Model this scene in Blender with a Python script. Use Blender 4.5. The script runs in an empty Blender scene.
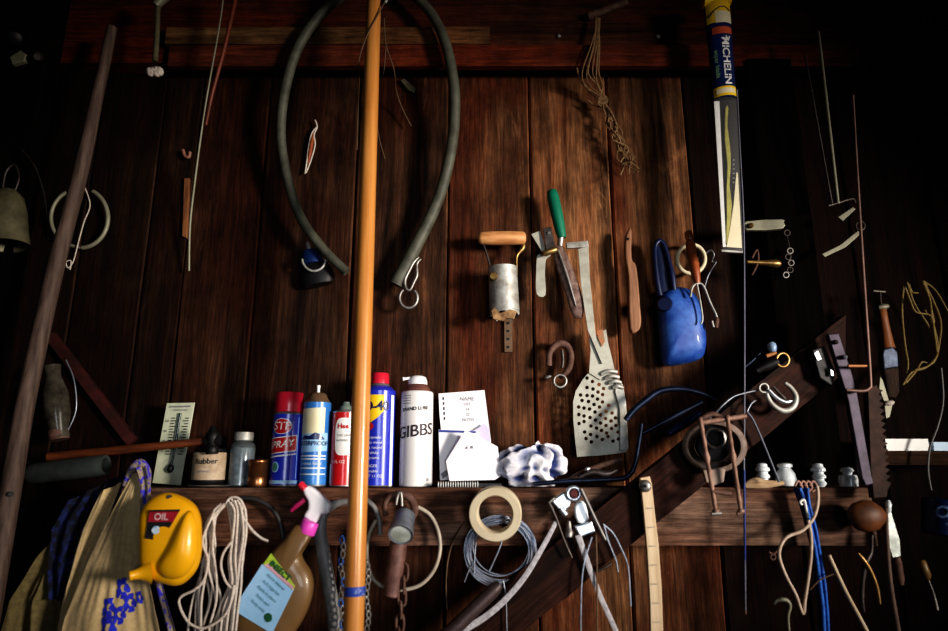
import bpy, bmesh, math, random
from mathutils import Vector, Matrix, noise
random.seed(7)
SC = bpy.context.scene
COL = SC.collection
# ------------------------------------------------------------------ camera
F = 640.0
TH = math.radians(13.3)
CAM = Vector((0, -1.4, 1.5))
FW = Vector((0, math.cos(TH), math.sin(TH)))
UP = Vector((0, -math.sin(TH), math.cos(TH)))
cam_d = bpy.data.cameras.new('camera')
cam = bpy.data.objects.new('camera', cam_d); COL.objects.link(cam)
cam.location = CAM
cam.rotation_euler = (math.radians(90) + TH, 0, 0)
cam_d.sensor_width = 36
cam_d.lens = F / 948 * 36
cam_d.clip_start = 0.02
cam_d.dof.use_dof = True; cam_d.dof.focus_distance = 1.36; cam_d.dof.aperture_fstop = 2.0
SC.camera = cam

def ray(px, py):
    return F * FW + Vector((px - 474, 0, 0)) - (py - 315.5) * UP
def T_(px, py, y):
    return (y - CAM.y) / ray(px, py).y
def P(px, py, y=-0.03):
    """point of the place at depth y (wall face is y=0) seen along that sight line"""
    return CAM + ray(px, py) * T_(px, py, y)

# ------------------------------------------------------------------ materials
MATS = {}
def mat(name, c, rough=.6, metal=0.0, c2=None, nscale=30, stretch=(1, 1, 1), bump=.15, spec=.5, trans=0, alpha=1, coat=0, sheen=0, lo=.35, hi=.65, detail=5, emit=None):
    if name in MATS: return MATS[name]
    m = bpy.data.materials.new(name); m.use_nodes = True
    nt = m.node_tree; N = nt.nodes; L = nt.links
    b = N['Principled BSDF']
    b.inputs['Roughness'].default_value = rough
    b.inputs['Metallic'].default_value = metal
    b.inputs['Specular IOR Level'].default_value = spec
    b.inputs['Transmission Weight'].default_value = trans
    b.inputs['Alpha'].default_value = alpha
    b.inputs['Coat Weight'].default_value = coat
    b.inputs['Sheen Weight'].default_value = sheen
    if c2 is None: c2 = tuple(x * .62 for x in c)
    tc = N.new('ShaderNodeTexCoord'); mp = N.new('ShaderNodeMapping')
    mp.inputs['Scale'].default_value = stretch
    L.new(tc.outputs['Object'], mp.inputs['Vector'])
    nz = N.new('ShaderNodeTexNoise'); nz.inputs['Scale'].default_value = nscale; nz.inputs['Detail'].default_value = detail
    nz.inputs['Roughness'].default_value = .62
    L.new(mp.outputs['Vector'], nz.inputs['Vector'])
    cr = N.new('ShaderNodeValToRGB')
    cr.color_ramp.elements[0].position = lo; cr.color_ramp.elements[0].color = (*c2, 1)
    cr.color_ramp.elements[1].position = hi; cr.color_ramp.elements[1].color = (*c, 1)
    L.new(nz.outputs['Fac'], cr.inputs['Fac'])
    L.new(cr.outputs['Color'], b.inputs['Base Color'])
    if bump:
        bp = N.new('ShaderNodeBump'); bp.inputs['Strength'].default_value = bump; bp.inputs['Distance'].default_value = .002
        L.new(nz.outputs['Fac'], bp.inputs['Height']); L.new(bp.outputs['Normal'], b.inputs['Normal'])
    MATS[name] = m
    return m

def barn_wood(name, dark, light, red, grain=(26, 26, 1.6), stain=3.0, rough=.75, board_attr=True, bump=.55, rot=0):
    m = bpy.data.materials.new(name); m.use_nodes = True
    nt = m.node_tree; N = nt.nodes; L = nt.links
    b = N['Principled BSDF']; b.inputs['Roughness'].default_value = rough
    b.inputs['Specular IOR Level'].default_value = .18
    tc = N.new('ShaderNodeTexCoord')
    vec = tc.outputs['Object']
    if rot:
        vr = N.new('ShaderNodeVectorRotate'); vr.rotation_type = 'Y_AXIS'; vr.inputs['Angle'].default_value = rot
        L.new(vec, vr.inputs['Vector']); tcv = vr.outputs['Vector']; vec = tcv
    if board_attr:
        at = N.new('ShaderNodeAttribute'); at.attribute_name = 'board'
        ad = N.new('ShaderNodeVectorMath'); ad.operation = 'ADD'
        sc = N.new('ShaderNodeVectorMath'); sc.operation = 'SCALE'; sc.inputs['Scale'].default_value = 13.0
        L.new(at.outputs['Color'], sc.inputs[0]); L.new(vec, ad.inputs[0]); L.new(sc.outputs[0], ad.inputs[1])
        vec = ad.outputs[0]
    def nz(scale, st, det, rg=.6, dist=0):
        mp = N.new('ShaderNodeMapping'); mp.inputs['Scale'].default_value = st
        L.new(vec, mp.inputs['Vector'])
        n = N.new('ShaderNodeTexNoise'); n.inputs['Scale'].default_value = scale; n.inputs['Detail'].default_value = det
        n.inputs['Roughness'].default_value = rg; n.inputs['Distortion'].default_value = dist
        L.new(mp.outputs['Vector'], n.inputs['Vector']); return n.outputs['Fac']
    def ramp(src, p0, p1, c0, c1):
        r = N.new('ShaderNodeValToRGB'); r.color_ramp.elements[0].position = p0; r.color_ramp.elements[1].position = p1
        r.color_ramp.elements[0].color = (*c0, 1); r.color_ramp.elements[1].color = (*c1, 1)
        L.new(src, r.inputs['Fac']); return r.outputs['Color']
    def mix(f, a, c, mode='MIX'):
        x = N.new('ShaderNodeMix'); x.data_type = 'RGBA'; x.blend_type = mode
        if isinstance(f, float): x.inputs[0].default_value = f
        else: L.new(f, x.inputs[0])
        L.new(a, x.inputs[6]); L.new(c, x.inputs[7]); return x.outputs[2]
    g = nz(1.0, grain, 8, .68, .6)
    g2 = nz(6.0, (grain[0] * .8, grain[1] * .8, grain[2] * .8), 6, .7)
    big = nz(stain, (1.4, 1.4, .55) if grain[2] < 5 else (.55, 1.4, 1.4), 4, .55, .5)
    blot = nz(11.0, (1, 1, .8), 6, .7)
    c = ramp(g, .34, .66, dark, light)
    c = mix(ramp(big, .42, .6, (0, 0, 0), (1, 1, 1)), c, ramp(g2, .3, .7, tuple(x * .6 for x in red), red))
    c = mix(.55, c, ramp(g2, .36, .62, (.32, .28, .26), (1.25, 1.25, 1.2)), 'MULTIPLY')
    fine = nz(1.0, tuple(x * 11 for x in grain), 4, .7)
    c = mix(.55, c, ramp(fine, .38, .62, (.35, .32, .3), (1.3, 1.3, 1.28)), 'MULTIPLY')
    scuff = nz(5.0, (1.6, 1.6, .5) if grain[2] < 5 else (.5, 1.6, 1.6), 9, .78, 1.2)
    c = mix(ramp(scuff, .60, .68, (0, 0, 0), (.55, .55, .55)), c, ramp(fine, .3, .7, tuple(x * .6 for x in light), tuple(min(1, x * 1.7) for x in light)))
    c = mix(.7, c, ramp(blot, .36, .6, (.38, .33, .3), (1.15, 1.12, 1.08)), 'MULTIPLY')
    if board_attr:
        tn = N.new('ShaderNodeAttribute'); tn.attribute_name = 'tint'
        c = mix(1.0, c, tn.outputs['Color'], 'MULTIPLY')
    L.new(c, b.inputs['Base Color'])
    ma = N.new('ShaderNodeMath'); ma.operation = 'ADD'; L.new(g, ma.inputs[0]); L.new(g2, ma.inputs[1])
    bp = N.new('ShaderNodeBump'); bp.inputs['Strength'].default_value = bump; bp.inputs['Distance'].default_value = .004
    L.new(ma.outputs[0], bp.inputs['Height']); L.new(bp.outputs['Normal'], b.inputs['Normal'])
    MATS[name] = m
    return m

# ------------------------------------------------------------------ mesh builder
def cat(pts, sub=6, closed=False):
    pts = [Vector(p) for p in pts]
    n = len(pts)
    if n < 3: 
        return [pts[0].lerp(pts[-1], i / sub) for i in range(sub + 1)]
    out = []
    rng = n if closed else n - 1
    for i in range(rng):
        if closed: p0, p1, p2, p3 = pts[i - 1], pts[i], pts[(i + 1) % n], pts[(i + 2) % n]
        else: p0, p1, p2, p3 = pts[max(i - 1, 0)], pts[i], pts[i + 1], pts[min(i + 2, n - 1)]
        for k in range(sub):
            t = k / sub
            out.append(.5 * ((2 * p1) + (p2 - p0) * t + (2 * p0 - 5 * p1 + 4 * p2 - p3) * t * t + (3 * p1 - p0 - 3 * p2 + p3) * t ** 3))
    if not closed: out.append(pts[-1].copy())
    return out

YN = Vector((0, 1, 0))
class MB:
    def __init__(s): s.v = []; s.f = []; s.m = []; s.mats = []; s.sm = []; s.attr = []
    def mi(s, m):
        if m not in s.mats: s.mats.append(m)
        return s.mats.index(m)
    def add(s, vs, fs, m, smooth=True):
        o = len(s.v); s.v.extend([Vector(v) for v in vs]); k = s.mi(m)
        for f in fs: s.f.append(tuple(i + o for i in f)); s.m.append(k); s.sm.append(smooth)
    # tube through pixel points (px,py[,y]); r in pixels, scalar or list; flat<1 thins it along y
    def tube(s, pts, r, m, y=-.03, n=8, sub=5, closed=False, flat=1.0, world=False, wr=None):
        if world: W = [Vector(p) for p in pts]; ts = [1.0] * len(W)
        else:
            W = [P(p[0], p[1], p[2] if len(p) > 2 else y) for p in pts]
            ts = [T_(p[0], p[1], p[2] if len(p) > 2 else y) for p in pts]
        R = r if isinstance(r, (list, tuple)) else [r] * len(W)
        X = [Vector((a * b, 0, 0)) for a, b in zip(R, ts)]
        if sub > 1 and (len(W) > 2 or closed):
            C = cat(W, sub, closed); RR = [abs(v.x) for v in cat(X, sub, closed)]
        elif sub > 1: C = cat(W, sub); RR = [x.x for x in cat(X, sub)]
        else: C = W; RR = [x.x for x in X]
        vs = []; fs = []; N = len(C)
        side0 = None
        for i, c in enumerate(C):
            if closed: t = C[(i + 1) % N] - C[i - 1]
            else: t = C[min(i + 1, N - 1)] - C[max(i - 1, 0)]
            if t.length < 1e-9: t = Vector((0, 0, 1))
            t.normalize()
            sd = t.cross(YN)
            if sd.length < .15: sd = side0 if side0 is not None else Vector((1, 0, 0))
            sd = sd - t * sd.dot(t); sd.normalize(); side0 = sd
            u = sd.cross(t)
            for k in range(n):
                a = 2 * math.pi * k / n
                vs.append(c + sd * (math.cos(a) * RR[i]) + u * (math.sin(a) * RR[i] * flat))
        for i in range(N if closed else N - 1):
            j = (i + 1) % N
            for k in range(n):
                l = (k + 1) % n
                fs.append((i * n + k, i * n + l, j * n + l, j * n + k))
        if not closed:
            fs.append(tuple(range(n - 1, -1, -1))); fs.append(tuple((N - 1) * n + k for k in range(n)))
        s.add(vs, fs, m); return s
    # solid of revolution between two pixel points, profile [(s along, r px)]
    def rev(s, p0, p1, prof, m, n=28, world=False, squash=1.0, caps=True, jit=0):
        if world: A, B, t = Vector(p0), Vector(p1), 1.0
        else: A, B = P(*p0), P(*p1); t = (T_(*p0) + T_(*p1)) / 2
        ax = (B - A); d = ax.normalized()
        e1 = d.cross(YN)
        if e1.length < .01: e1 = Vector((1, 0, 0))
        e1.normalize(); e2 = e1.cross(d)
        vs = []; fs = []
        for (q, r) in prof:
            for k in range(n):
                a = 2 * math.pi * k / n
                rr = r * t * (1 + (random.uniform(-jit, jit) if jit else 0))
                vs.append(A + ax * q + e1 * math.cos(a) * rr + e2 * math.sin(a) * rr * squash)
        for i in range(len(prof) - 1):
            for k in range(n):
                l = (k + 1) % n
                fs.append((i * n + k, i * n + l, (i + 1) * n + l, (i + 1) * n + k))
        if caps:
            fs.append(tuple(range(n - 1, -1, -1))); fs.append(tuple((len(prof) - 1) * n + k for k in range(n)))
        s.add(vs, fs, m); return s
    # flat cut shape: outline(s) of pixels at depth y, thickness th metres, rounded edge bv
    def cut(s, outs, m, y=-.03, th=.004, bv=.0008, smooth=0, tilt=None):
        if not isinstance(outs[0][0], (list, tuple)): outs = [outs]
        cu = bpy.data.curves.new('c', 'CURVE'); cu.dimensions = '2D'; cu.fill_mode = 'BOTH'
        cu.extrude = max(th / 2 - bv, 1e-5); cu.bevel_depth = bv; cu.bevel_resolution = 2; cu.offset = -bv
        for o in outs:
            w = [P(p[0], p[1], y) for p in o]
            if smooth and len(o) > 3: w = cat(w, smooth, True)
            sp = cu.splines.new('POLY'); sp.points.add(len(w) - 1); sp.use_cyclic_u = True
            for q, pt in zip(w, sp.points): pt.co = (q.x, q.z, 0, 1)
        s._curve(cu, lambda c: Vector((c.x, y + th / 2 - c.z if tilt is None else y + th / 2 - c.z + tilt(c.x, c.y), c.y)), m)
        return s
    def _curve(s, cu, fn, m, smooth=False):
        ob = bpy.data.objects.new('tmp', cu); COL.objects.link(ob)
        dg = bpy.context.evaluated_depsgraph_get(); dg.update()
        me = bpy.data.meshes.new_from_object(ob.evaluated_get(dg))
        s.add([fn(v.co) for v in me.vertices], [tuple(p.vertices) for p in me.polygons], m, smooth)
        bpy.data.objects.remove(ob); bpy.data.meshes.remove(me)
    def pillow(s, out, cen, m, y=-.05, d=.02, back=None, smooth=4, rings=9, pw=2.2, y1=None):
        """rounded hollow-ware body: outline in pixels, swelling d metres toward the room"""
        w = cat([P(p[0], p[1], y) for p in out], smooth, True) if smooth else [P(p[0], p[1], y) for p in out]
        c = P(cen[0], cen[1], y); n = len(w); back = d if back is None else back
        for sg, dd in ((-1, d), (1, back)):
            vs = [Vector((c.x, y + sg * dd, c.z))]; fs = []
            for k in range(1, rings + 1):
                q = math.sin(k / rings * math.pi / 2); h = (1 - q ** pw) ** (1 / pw)
                for p in w: vs.append(Vector((c.x + (p.x - c.x) * q, y + sg * dd * h, c.z + (p.z - c.z) * q)))
            for i in range(n):
                j = (i + 1) % n; fs.append((0, 1 + i, 1 + j))
                for k in range(rings - 1): a = 1 + k * n; fs.append((a + i, a + n + i, a + n + j, a + j))
            s.add(vs, fs, m)
        return s
    def text(s, body, m, fn, size=1.0, bold=0.0, shear=0, space=1.0):
        cu = bpy.data.curves.new('t', 'FONT'); cu.body = body; cu.align_x = 'CENTER'; cu.align_y = 'CENTER'
        cu.size = 1.0; cu.offset = bold; cu.shear = shear; cu.space_character = space; cu.resolution_u = 3
        s._curve(cu, lambda c: fn(c.x * size, c.y * size), m); return s
    def box(s, a, b, m):
        x0, y0, z0 = a; x1, y1, z1 = b
        vs = [(x0, y0, z0), (x1, y0, z0), (x1, y1, z0), (x0, y1, z0), (x0, y0, z1), (x1, y0, z1), (x1, y1, z1), (x0, y1, z1)]
        fs = [(0, 3, 2, 1), (4, 5, 6, 7), (0, 1, 5, 4), (1, 2, 6, 5), (2, 3, 7, 6), (3, 0, 4, 7)]
        s.add(vs, fs, m, False); return s
    def ring(s, cx, cy, y, R, r, m, ry=None, n=36, a0=0, a1=360, yt=0, nn=8, flat=1.0):
        ry = ry or R
        full = abs(a1 - a0) >= 360
        k = n if full else n + 1
        pts = []
        for i in range(k):
            a = math.radians(a0 + (a1 - a0) * i / n)
            pts.append((cx + R * math.cos(a), cy - ry * math.sin(a), y + yt * math.sin(a)))
        return s.tube(pts, r, m, n=nn, sub=1, closed=full, flat=flat)
    def sheet(s, fn, nu, nv, m, th=.0015, closed_back=True):
        g = [[Vector(fn(i / nu, j / nv)) for i in range(nu + 1)] for j in range(nv + 1)]
        vs = [p for row in g for p in row]; W = nu + 1
        fs = [(j * W + i, j * W + i + 1, (j + 1) * W + i + 1, (j + 1) * W + i) for j in range(nv) for i in range(nu)]
        o = len(vs)
        if closed_back:
            vs = vs + [v + Vector((0, th, 0)) for v in vs]
            fs = fs + [tuple(k + o for k in reversed(f)) for f in fs]
            for i in range(nu):
                fs.append((i + 1, i, i + o, i + 1 + o)); q = nv * W + i; fs.append((q, q + 1, q + 1 + o, q + o))
            for j in range(nv):
                q = j * W; fs.append((q, q + W, q + W + o, q + o)); q = j * W + nu; fs.append((q + W, q, q + o, q + W + o))
        s.add(vs, fs, m); return s
    def build(s, name, parent=None, label=None, cat=None, group=None, kind=None, loc=None, split_smooth=True):
        if parent is not None: base = parent.matrix_basis.translation.copy(); 
        else: base = None
        if parent is not None and parent.parent is not None:
            base = base + parent.parent.matrix_basis.translation
        if parent is None:
            if loc is None:
                n = len(s.v); cx = sum(v.x for v in s.v) / n; cy = sum(v.y for v in s.v) / n; cz = min(v.z for v in s.v)
                if kind == 'structure': base = Vector((0, 0, 0))
                else: base = Vector((cx, cy, cz))
            else: base = Vector(loc)
        me = bpy.data.meshes.new(name)
        me.from_pydata([v - base for v in s.v], [], s.f)
        for m in s.mats: me.materials.append(m)
        me.polygons.foreach_set('material_index', s.m)
        me.polygons.foreach_set('use_smooth', s.sm)
        if s.attr:
            for nm, vals in s.attr:
                at = me.color_attributes.new(nm, 'FLOAT_COLOR', 'POINT')
                for i, c in enumerate(vals): at.data[i].color = (*c, 1)
        me.update()
        bm = bmesh.new(); bm.from_mesh(me); bmesh.ops.recalc_face_normals(bm, faces=bm.faces); 
        for e in bm.edges:
            if len(e.link_faces) == 2 and e.calc_face_angle(0) > math.radians(50): e.smooth = False
        bm.to_mesh(me); bm.free()
        o = bpy.data.objects.new(name, me); COL.objects.link(o)
        if parent is None: o.location = base
        else: o.parent = parent
        if label: o['label'] = label
        if cat: o['category'] = cat
        if group: o['group'] = group
        if kind: o['kind'] = kind
        return o

def thing(name, label, category, at, group=None):
    o = bpy.data.objects.new(name, None); COL.objects.link(o)
    o.empty_display_size = .02
    o.location = P(*at) if not isinstance(at, Vector) else at
    o['label'] = label; o['category'] = category
    if group: o['group'] = group
    return o

def jit(p, a): return tuple(x + random.uniform(-a, a) for x in p)
# ------------------------------------------------------------------ shared materials
wall_m = barn_wood('barn_board', (.008, .004, .003), (.135, .072, .040), (.070, .022, .010))
beam_m = barn_wood('beam_wood', (.035, .023, .02), (.24, .175, .145), (.115, .060, .042), grain=(1.6, 26, 26), rough=.7)
brace_m = barn_wood('brace_wood', (.018, .008, .006), (.10, .045, .03), (.085, .024, .014), grain=(1.6, 26, 26), rough=.65, rot=math.radians(38))
girt_m = barn_wood('girt_wood', (.02, .009, .006), (.13, .055, .032), (.17, .04, .018), grain=(1.6, 26, 26))
lath_m = barn_wood('lath_wood', (.045, .028, .016), (.16, .105, .06), (.12, .06, .03), grain=(1.6, 26, 26))
floor_m = barn_wood('floor_wood', (.03, .02, .013), (.12, .08, .05), (.09, .045, .03), grain=(20, 1.5, 20), board_attr=False)
dark_m = mat('dark_board', (.008, .005, .004), .95, spec=.05, c2=(.003, .002, .002), nscale=9, stretch=(8, 8, .6))
pole_m = mat('varnished_pole', (.60, .29, .085), .35, c2=(.47, .20, .05), nscale=14, stretch=(6, 6, .35), bump=.1, coat=.25)
oldpole_m = mat('grey_pole_wood', (.17, .115, .09), .7, c2=(.07, .045, .036), nscale=22, stretch=(5, 5, .35), bump=.4)
tan_m = mat('tan_handle', (.70, .38, .17), .5, c2=(.48, .22, .09), nscale=20, stretch=(1, 4, 4), bump=.1)
knifewood_m = mat('knife_wood', (.33, .17, .09), .6, c2=(.2, .09, .045), nscale=25, stretch=(5, 5, .5), bump=.2)
redwood_m = mat('red_handle_wood', (.40, .13, .045), .4, c2=(.24, .06, .02), nscale=25, stretch=(5, 5, .6), bump=.1, coat=.2)
stickwood_m = mat('stick_wood', (.20, .06, .02), .5, c2=(.08, .025, .012), nscale=20, stretch=(.5, 5, 5), bump=.2)
cream_m = mat('cream_wood', (.66, .53, .37), .6, c2=(.52, .38, .24), nscale=18, stretch=(5, 5, .5), bump=.15)
palewood_m = mat('pale_driftwood', (.55, .42, .28), .7, c2=(.3, .18, .09), nscale=25, stretch=(.6, 5, 5), bump=.3)
black_m = mat('black_iron', (.022, .02, .022), .5, .4, nscale=40, bump=.2)
iron_m = mat('dull_iron', (.12, .105, .10), .5, .7, c2=(.055, .04, .035), nscale=45, bump=.3)
rust_m = mat('rusty_iron', (.19, .115, .09), .75, .25, c2=(.09, .04, .027), nscale=55, bump=.6)
pinkrust_m = mat('brown_rubber_grip', (.21, .115, .095), .6, .1, c2=(.10, .045, .035), nscale=45, bump=.4)
bluesteel_m = mat('blue_black_steel', (.03, .042, .08), .38, .7, c2=(.01, .013, .025), nscale=30, bump=.15)
bluebar_m = mat('blue_steel', (.02, .055, .20), .4, .4, nscale=30)
steel_m = mat('worn_steel', (.42, .40, .37), .45, .7, c2=(.2, .18, .165), nscale=35, bump=.15)
galv_m = mat('galvanised_steel', (.50, .50, .47), .5, .3, c2=(.26, .24, .21), nscale=40, bump=.2)
alu_m = mat('dull_aluminium', (.44, .43, .37), .55, .2, c2=(.30, .28, .23), nscale=26, bump=.12, lo=.3, hi=.6)
chrome_m = mat('bright_zinc', (.55, .60, .68), .35, .8, c2=(.55, .57, .6), nscale=30, bump=.05)
wire_m = mat('steel_wire', (.42, .45, .50), .4, .7, c2=(.25, .27, .31), nscale=60, bump=0)
rustwire_m = mat('rusty_wire', (.20, .12, .07), .7, .2, nscale=60, bump=0)
brass_m = mat('tarnished_brass', (.45, .30, .12), .4, .8, c2=(.25, .14, .06), nscale=40, bump=.1)
copper_m = mat('copper_tin', (.42, .20, .09), .3, .85, c2=(.25, .1, .045), nscale=30, bump=.05)
hose_m = mat('grey_green_hose', (.115, .115, .085), .6, c2=(.06, .058, .042), nscale=30, bump=.25)
greyhose_m = mat('grey_rubber', (.27, .26, .25), .5, c2=(.13, .125, .12), nscale=22, bump=.15)
darkhose_m = mat('dark_rubber', (.05, .045, .045), .5, nscale=22)
rope_m = mat('white_cord', (.70, .63, .56), .75, c2=(.5, .42, .36), nscale=220, bump=.5)
twine_m = mat('old_twine', (.34, .22, .11), .9, c2=(.18, .10, .05), nscale=200, bump=.3)
ytwine_m = mat('yellow_twine', (.52, .40, .17), .8, c2=(.34, .23, .08), nscale=200, bump=.3)
white_m = mat('white_paint', (.78, .79, .77), .4, c2=(.72, .70, .68), nscale=20, bump=.03)
paper_m = mat('white_paper', (.82, .80, .82), .7, c2=(.76, .74, .77), nscale=14, bump=.08)
lav_m = mat('lavender_paper', (.62, .58, .72), .7, c2=(.55, .5, .66), nscale=14, bump=.05)
ink_m = mat('black_ink', (.025, .02, .025), .6, nscale=20, bump=0)
greyink_m = mat('grey_ink', (.30, .29, .31), .6, nscale=20, bump=0)
blueink_m = mat('blue_ink', (.06, .08, .35), .6, nscale=20, bump=0)
redplastic_m = mat('red_plastic_cap', (.62, .03, .06), .3, c2=(.52, .02, .05), nscale=12, bump=0, coat=.3)
redcan_m = mat('red_can_paint', (.55, .02, .025), .3, c2=(.45, .015, .02), nscale=12, bump=0, coat=.3)
blue_m = mat('blue_can_paint', (.03, .05, .50), .3, c2=(.025, .035, .40), nscale=12, bump=0, coat=.4)
lightblue_m = mat('light_blue_paint', (.06, .24, .58), .32, c2=(.04, .17, .46), nscale=14, bump=0, coat=.3)
paleblue_m = mat('pale_blue_paint', (.38, .58, .78), .4, nscale=14, c2=(.3, .5, .7), bump=0)
silver_m = mat('silver_rim', (.75, .75, .76), .3, .85, nscale=30, c2=(.6, .6, .6), bump=0)
yellow_m = mat('yellow_paint', (.88, .60, .02), .4, nscale=20, c2=(.82, .52, .02), bump=0)
jug_m = mat('yellow_plastic', (.85, .46, .012), .38, nscale=10, c2=(.78, .40, .01), bump=.04, coat=.2)
creampaint_m = mat('cream_paint', (.78, .72, .52), .5, nscale=12, c2=(.7, .63, .43), bump=0)
thermo_m = mat('pale_green_enamel', (.62, .64, .50), .45, nscale=40, c2=(.50, .53, .40), bump=.05)
dome_m = mat('dirty_dome', (.28, .19, .11), .5, .4, nscale=50, c2=(.17, .10, .06), bump=.1)
tape_m = mat('masking_tape', (.62, .54, .40), .65, nscale=14, c2=(.52, .44, .31), bump=.05)
green_m = mat('green_paint', (.01, .20, .12), .4, nscale=20, c2=(.008, .15, .09), bump=.05)
scoop_m = mat('blue_enamel', (.07, .19, .52), .5, nscale=26, c2=(.02, .075, .33), bump=.15, coat=.1, lo=.42, hi=.68)
scoopdark_m = mat('dark_blue_enamel', (.008, .016, .07), .4, nscale=18, bump=.1)
magenta_m = mat('magenta_plastic', (.70, .10, .50), .4, nscale=10, c2=(.66, .09, .45), bump=0)
amber_m = mat('amber_bottle', (.20, .12, .05), .42, nscale=8, c2=(.17, .10, .04), bump=.03, coat=.3)
whiteplastic_m = mat('white_plastic', (.80, .79, .80), .38, nscale=10, c2=(.75, .73, .76), bump=0)
khaki_m = mat('khaki_cloth', (.60, .46, .26), .9, nscale=120, c2=(.50, .375, .20), bump=.3, sheen=.2)
dkblue_m = mat('dark_blue_cloth', (.02, .025, .16), .9, nscale=60, c2=(.01, .012, .05), bump=.2)
floral_m = mat('blue_floral_cloth', (.06, .05, .50), .9, nscale=95, c2=(.32, .26, .20), bump=.2, lo=.5, hi=.56)
flower_m = mat('blue_flower_print', (.03, .05, .62), .85, nscale=80, c2=(.02, .02, .35), bump=.1)
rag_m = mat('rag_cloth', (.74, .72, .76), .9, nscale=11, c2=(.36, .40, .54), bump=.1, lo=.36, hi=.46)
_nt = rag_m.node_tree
_at = _nt.nodes.new('ShaderNodeAttribute'); _at.attribute_name = 'crease_shade'
_mx = _nt.nodes.new('ShaderNodeMix'); _mx.data_type = 'RGBA'; _mx.inputs[6].default_value = (.03, .05, .16, 1)  # navy painted into the fold valleys as their shade
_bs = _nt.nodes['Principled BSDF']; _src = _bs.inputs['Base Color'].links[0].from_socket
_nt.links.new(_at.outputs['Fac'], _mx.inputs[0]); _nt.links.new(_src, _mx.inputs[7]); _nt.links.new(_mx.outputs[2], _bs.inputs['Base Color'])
ceramic_m = mat('white_ceramic', (.80, .84, .85), .22, nscale=10, c2=(.72, .77, .8), bump=0, coat=.4)
purple_m = mat('purple_grey_bar', (.055, .04, .065), .5, .4, nscale=30, c2=(.025, .018, .03), bump=.2)
leather_m = mat('orange_leather', (.22, .08, .025), .55, nscale=16, c2=(.05, .02, .01), bump=.3)
bluerope_m = mat('blue_rope', (.03, .20, .66), .6, nscale=180, c2=(.015, .08, .36), bump=.4)
jar_label_m = mat('tan_jar_label', (.50, .40, .29), .6, nscale=60, c2=(.36, .27, .18), bump=.1)
jar_stuff_m = mat('grey_jar_contents', (.38, .43, .46), .6, nscale=45, c2=(.14, .18, .23), bump=.1)
glass_m = mat('old_glass', (.72, .78, .8), .1, nscale=10, c2=(.6, .66, .68), bump=0, trans=.9)
clear_m = mat('clear_sleeve', (.9, .9, .9), .3, nscale=10, c2=(.88, .88, .88), bump=0, alpha=.04)
olive_m = mat('olive_metal', (.20, .18, .11), .5, .3, nscale=30, c2=(.10, .09, .055), bump=.2)
palegrn_m = mat('weathered_white_metal', (.30, .29, .22), .5, .2, nscale=40, c2=(.25, .24, .17), bump=.2)
navy_m = mat('navy_card', (.015, .03, .13), .4, nscale=14, c2=(.01, .02, .09), bump=0, coat=.3)

# ------------------------------------------------------------------ the setting
WL, WR, WT = -1.75, 3.6, 3.25
w = MB(); battr = []; tattr = []
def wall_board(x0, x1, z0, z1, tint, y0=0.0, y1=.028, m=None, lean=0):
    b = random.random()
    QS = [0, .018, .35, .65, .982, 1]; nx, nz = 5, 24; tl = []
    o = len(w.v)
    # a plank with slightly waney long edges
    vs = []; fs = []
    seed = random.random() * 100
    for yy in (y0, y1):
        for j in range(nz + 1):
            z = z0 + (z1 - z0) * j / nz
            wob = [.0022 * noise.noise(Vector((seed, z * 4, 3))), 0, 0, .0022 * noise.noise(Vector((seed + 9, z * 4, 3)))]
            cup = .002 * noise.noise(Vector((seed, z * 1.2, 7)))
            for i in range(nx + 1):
                q = QS[i]; tl.append(tuple(t * (2.3 if i in (0, nx) and yy == y0 else 1) for t in tint))  # edge vertices tinted lighter: a painted highlight along the gaps
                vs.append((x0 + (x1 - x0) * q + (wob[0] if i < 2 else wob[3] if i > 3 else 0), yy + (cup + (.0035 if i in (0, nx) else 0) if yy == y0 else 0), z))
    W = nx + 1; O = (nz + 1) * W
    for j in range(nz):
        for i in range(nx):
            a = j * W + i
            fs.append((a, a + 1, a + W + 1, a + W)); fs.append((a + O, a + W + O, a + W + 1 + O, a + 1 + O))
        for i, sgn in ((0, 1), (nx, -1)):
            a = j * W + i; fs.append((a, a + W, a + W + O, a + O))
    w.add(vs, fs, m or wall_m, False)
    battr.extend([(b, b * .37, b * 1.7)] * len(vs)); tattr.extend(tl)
gaps = [-340, -262, -170, -78, 10, 72, 140, 180, 253, 350, 447, 533, 617, 700, 775, 860, 948, 1040, 1140, 1250]
xs = [P(g, 300, 0).x for g in gaps]
tints = {350: (1.1, .95, .9), 447: (1.9, 1.65, 1.45), 533: (3.2, 3.05, 2.7), 617: (2.5, 2.3, 2.05), 700: (.35, .25, .22), 775: (.32, .2, .2), 860: (.3, .2, .2), 140: (.45, .38, .38), 180: (.75, .68, .68), 253: (.8, .72, .7), 72: (.32, .28, .28), 10: (.25, .2, .2)}  # board tones, with the shade of the left and right sides painted in
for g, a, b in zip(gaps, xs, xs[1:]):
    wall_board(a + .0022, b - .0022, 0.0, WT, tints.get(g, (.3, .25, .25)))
# darkness between the planks: a dark sheet behind them
n0 = len(w.v)
w.box((WL, .045, 0), (WR, .06, WT), dark_m)
battr.extend([(0, 0, 0)] * 8); tattr.extend([(1, 1, 1)] * 8)
for bx in (((WL, -.32, 0), (WL + .09, 0, WT)), ((WR - .09, -.32, 0), (WR, 0, WT))):   # corner studs
    w.box(*bx, dark_m); battr.extend([(0, 0, 0)] * 8); tattr.extend([(1, 1, 1)] * 8)
w.attr = [('board', battr), ('tint', tattr)]
w.build('wall_back', kind='structure')

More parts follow.
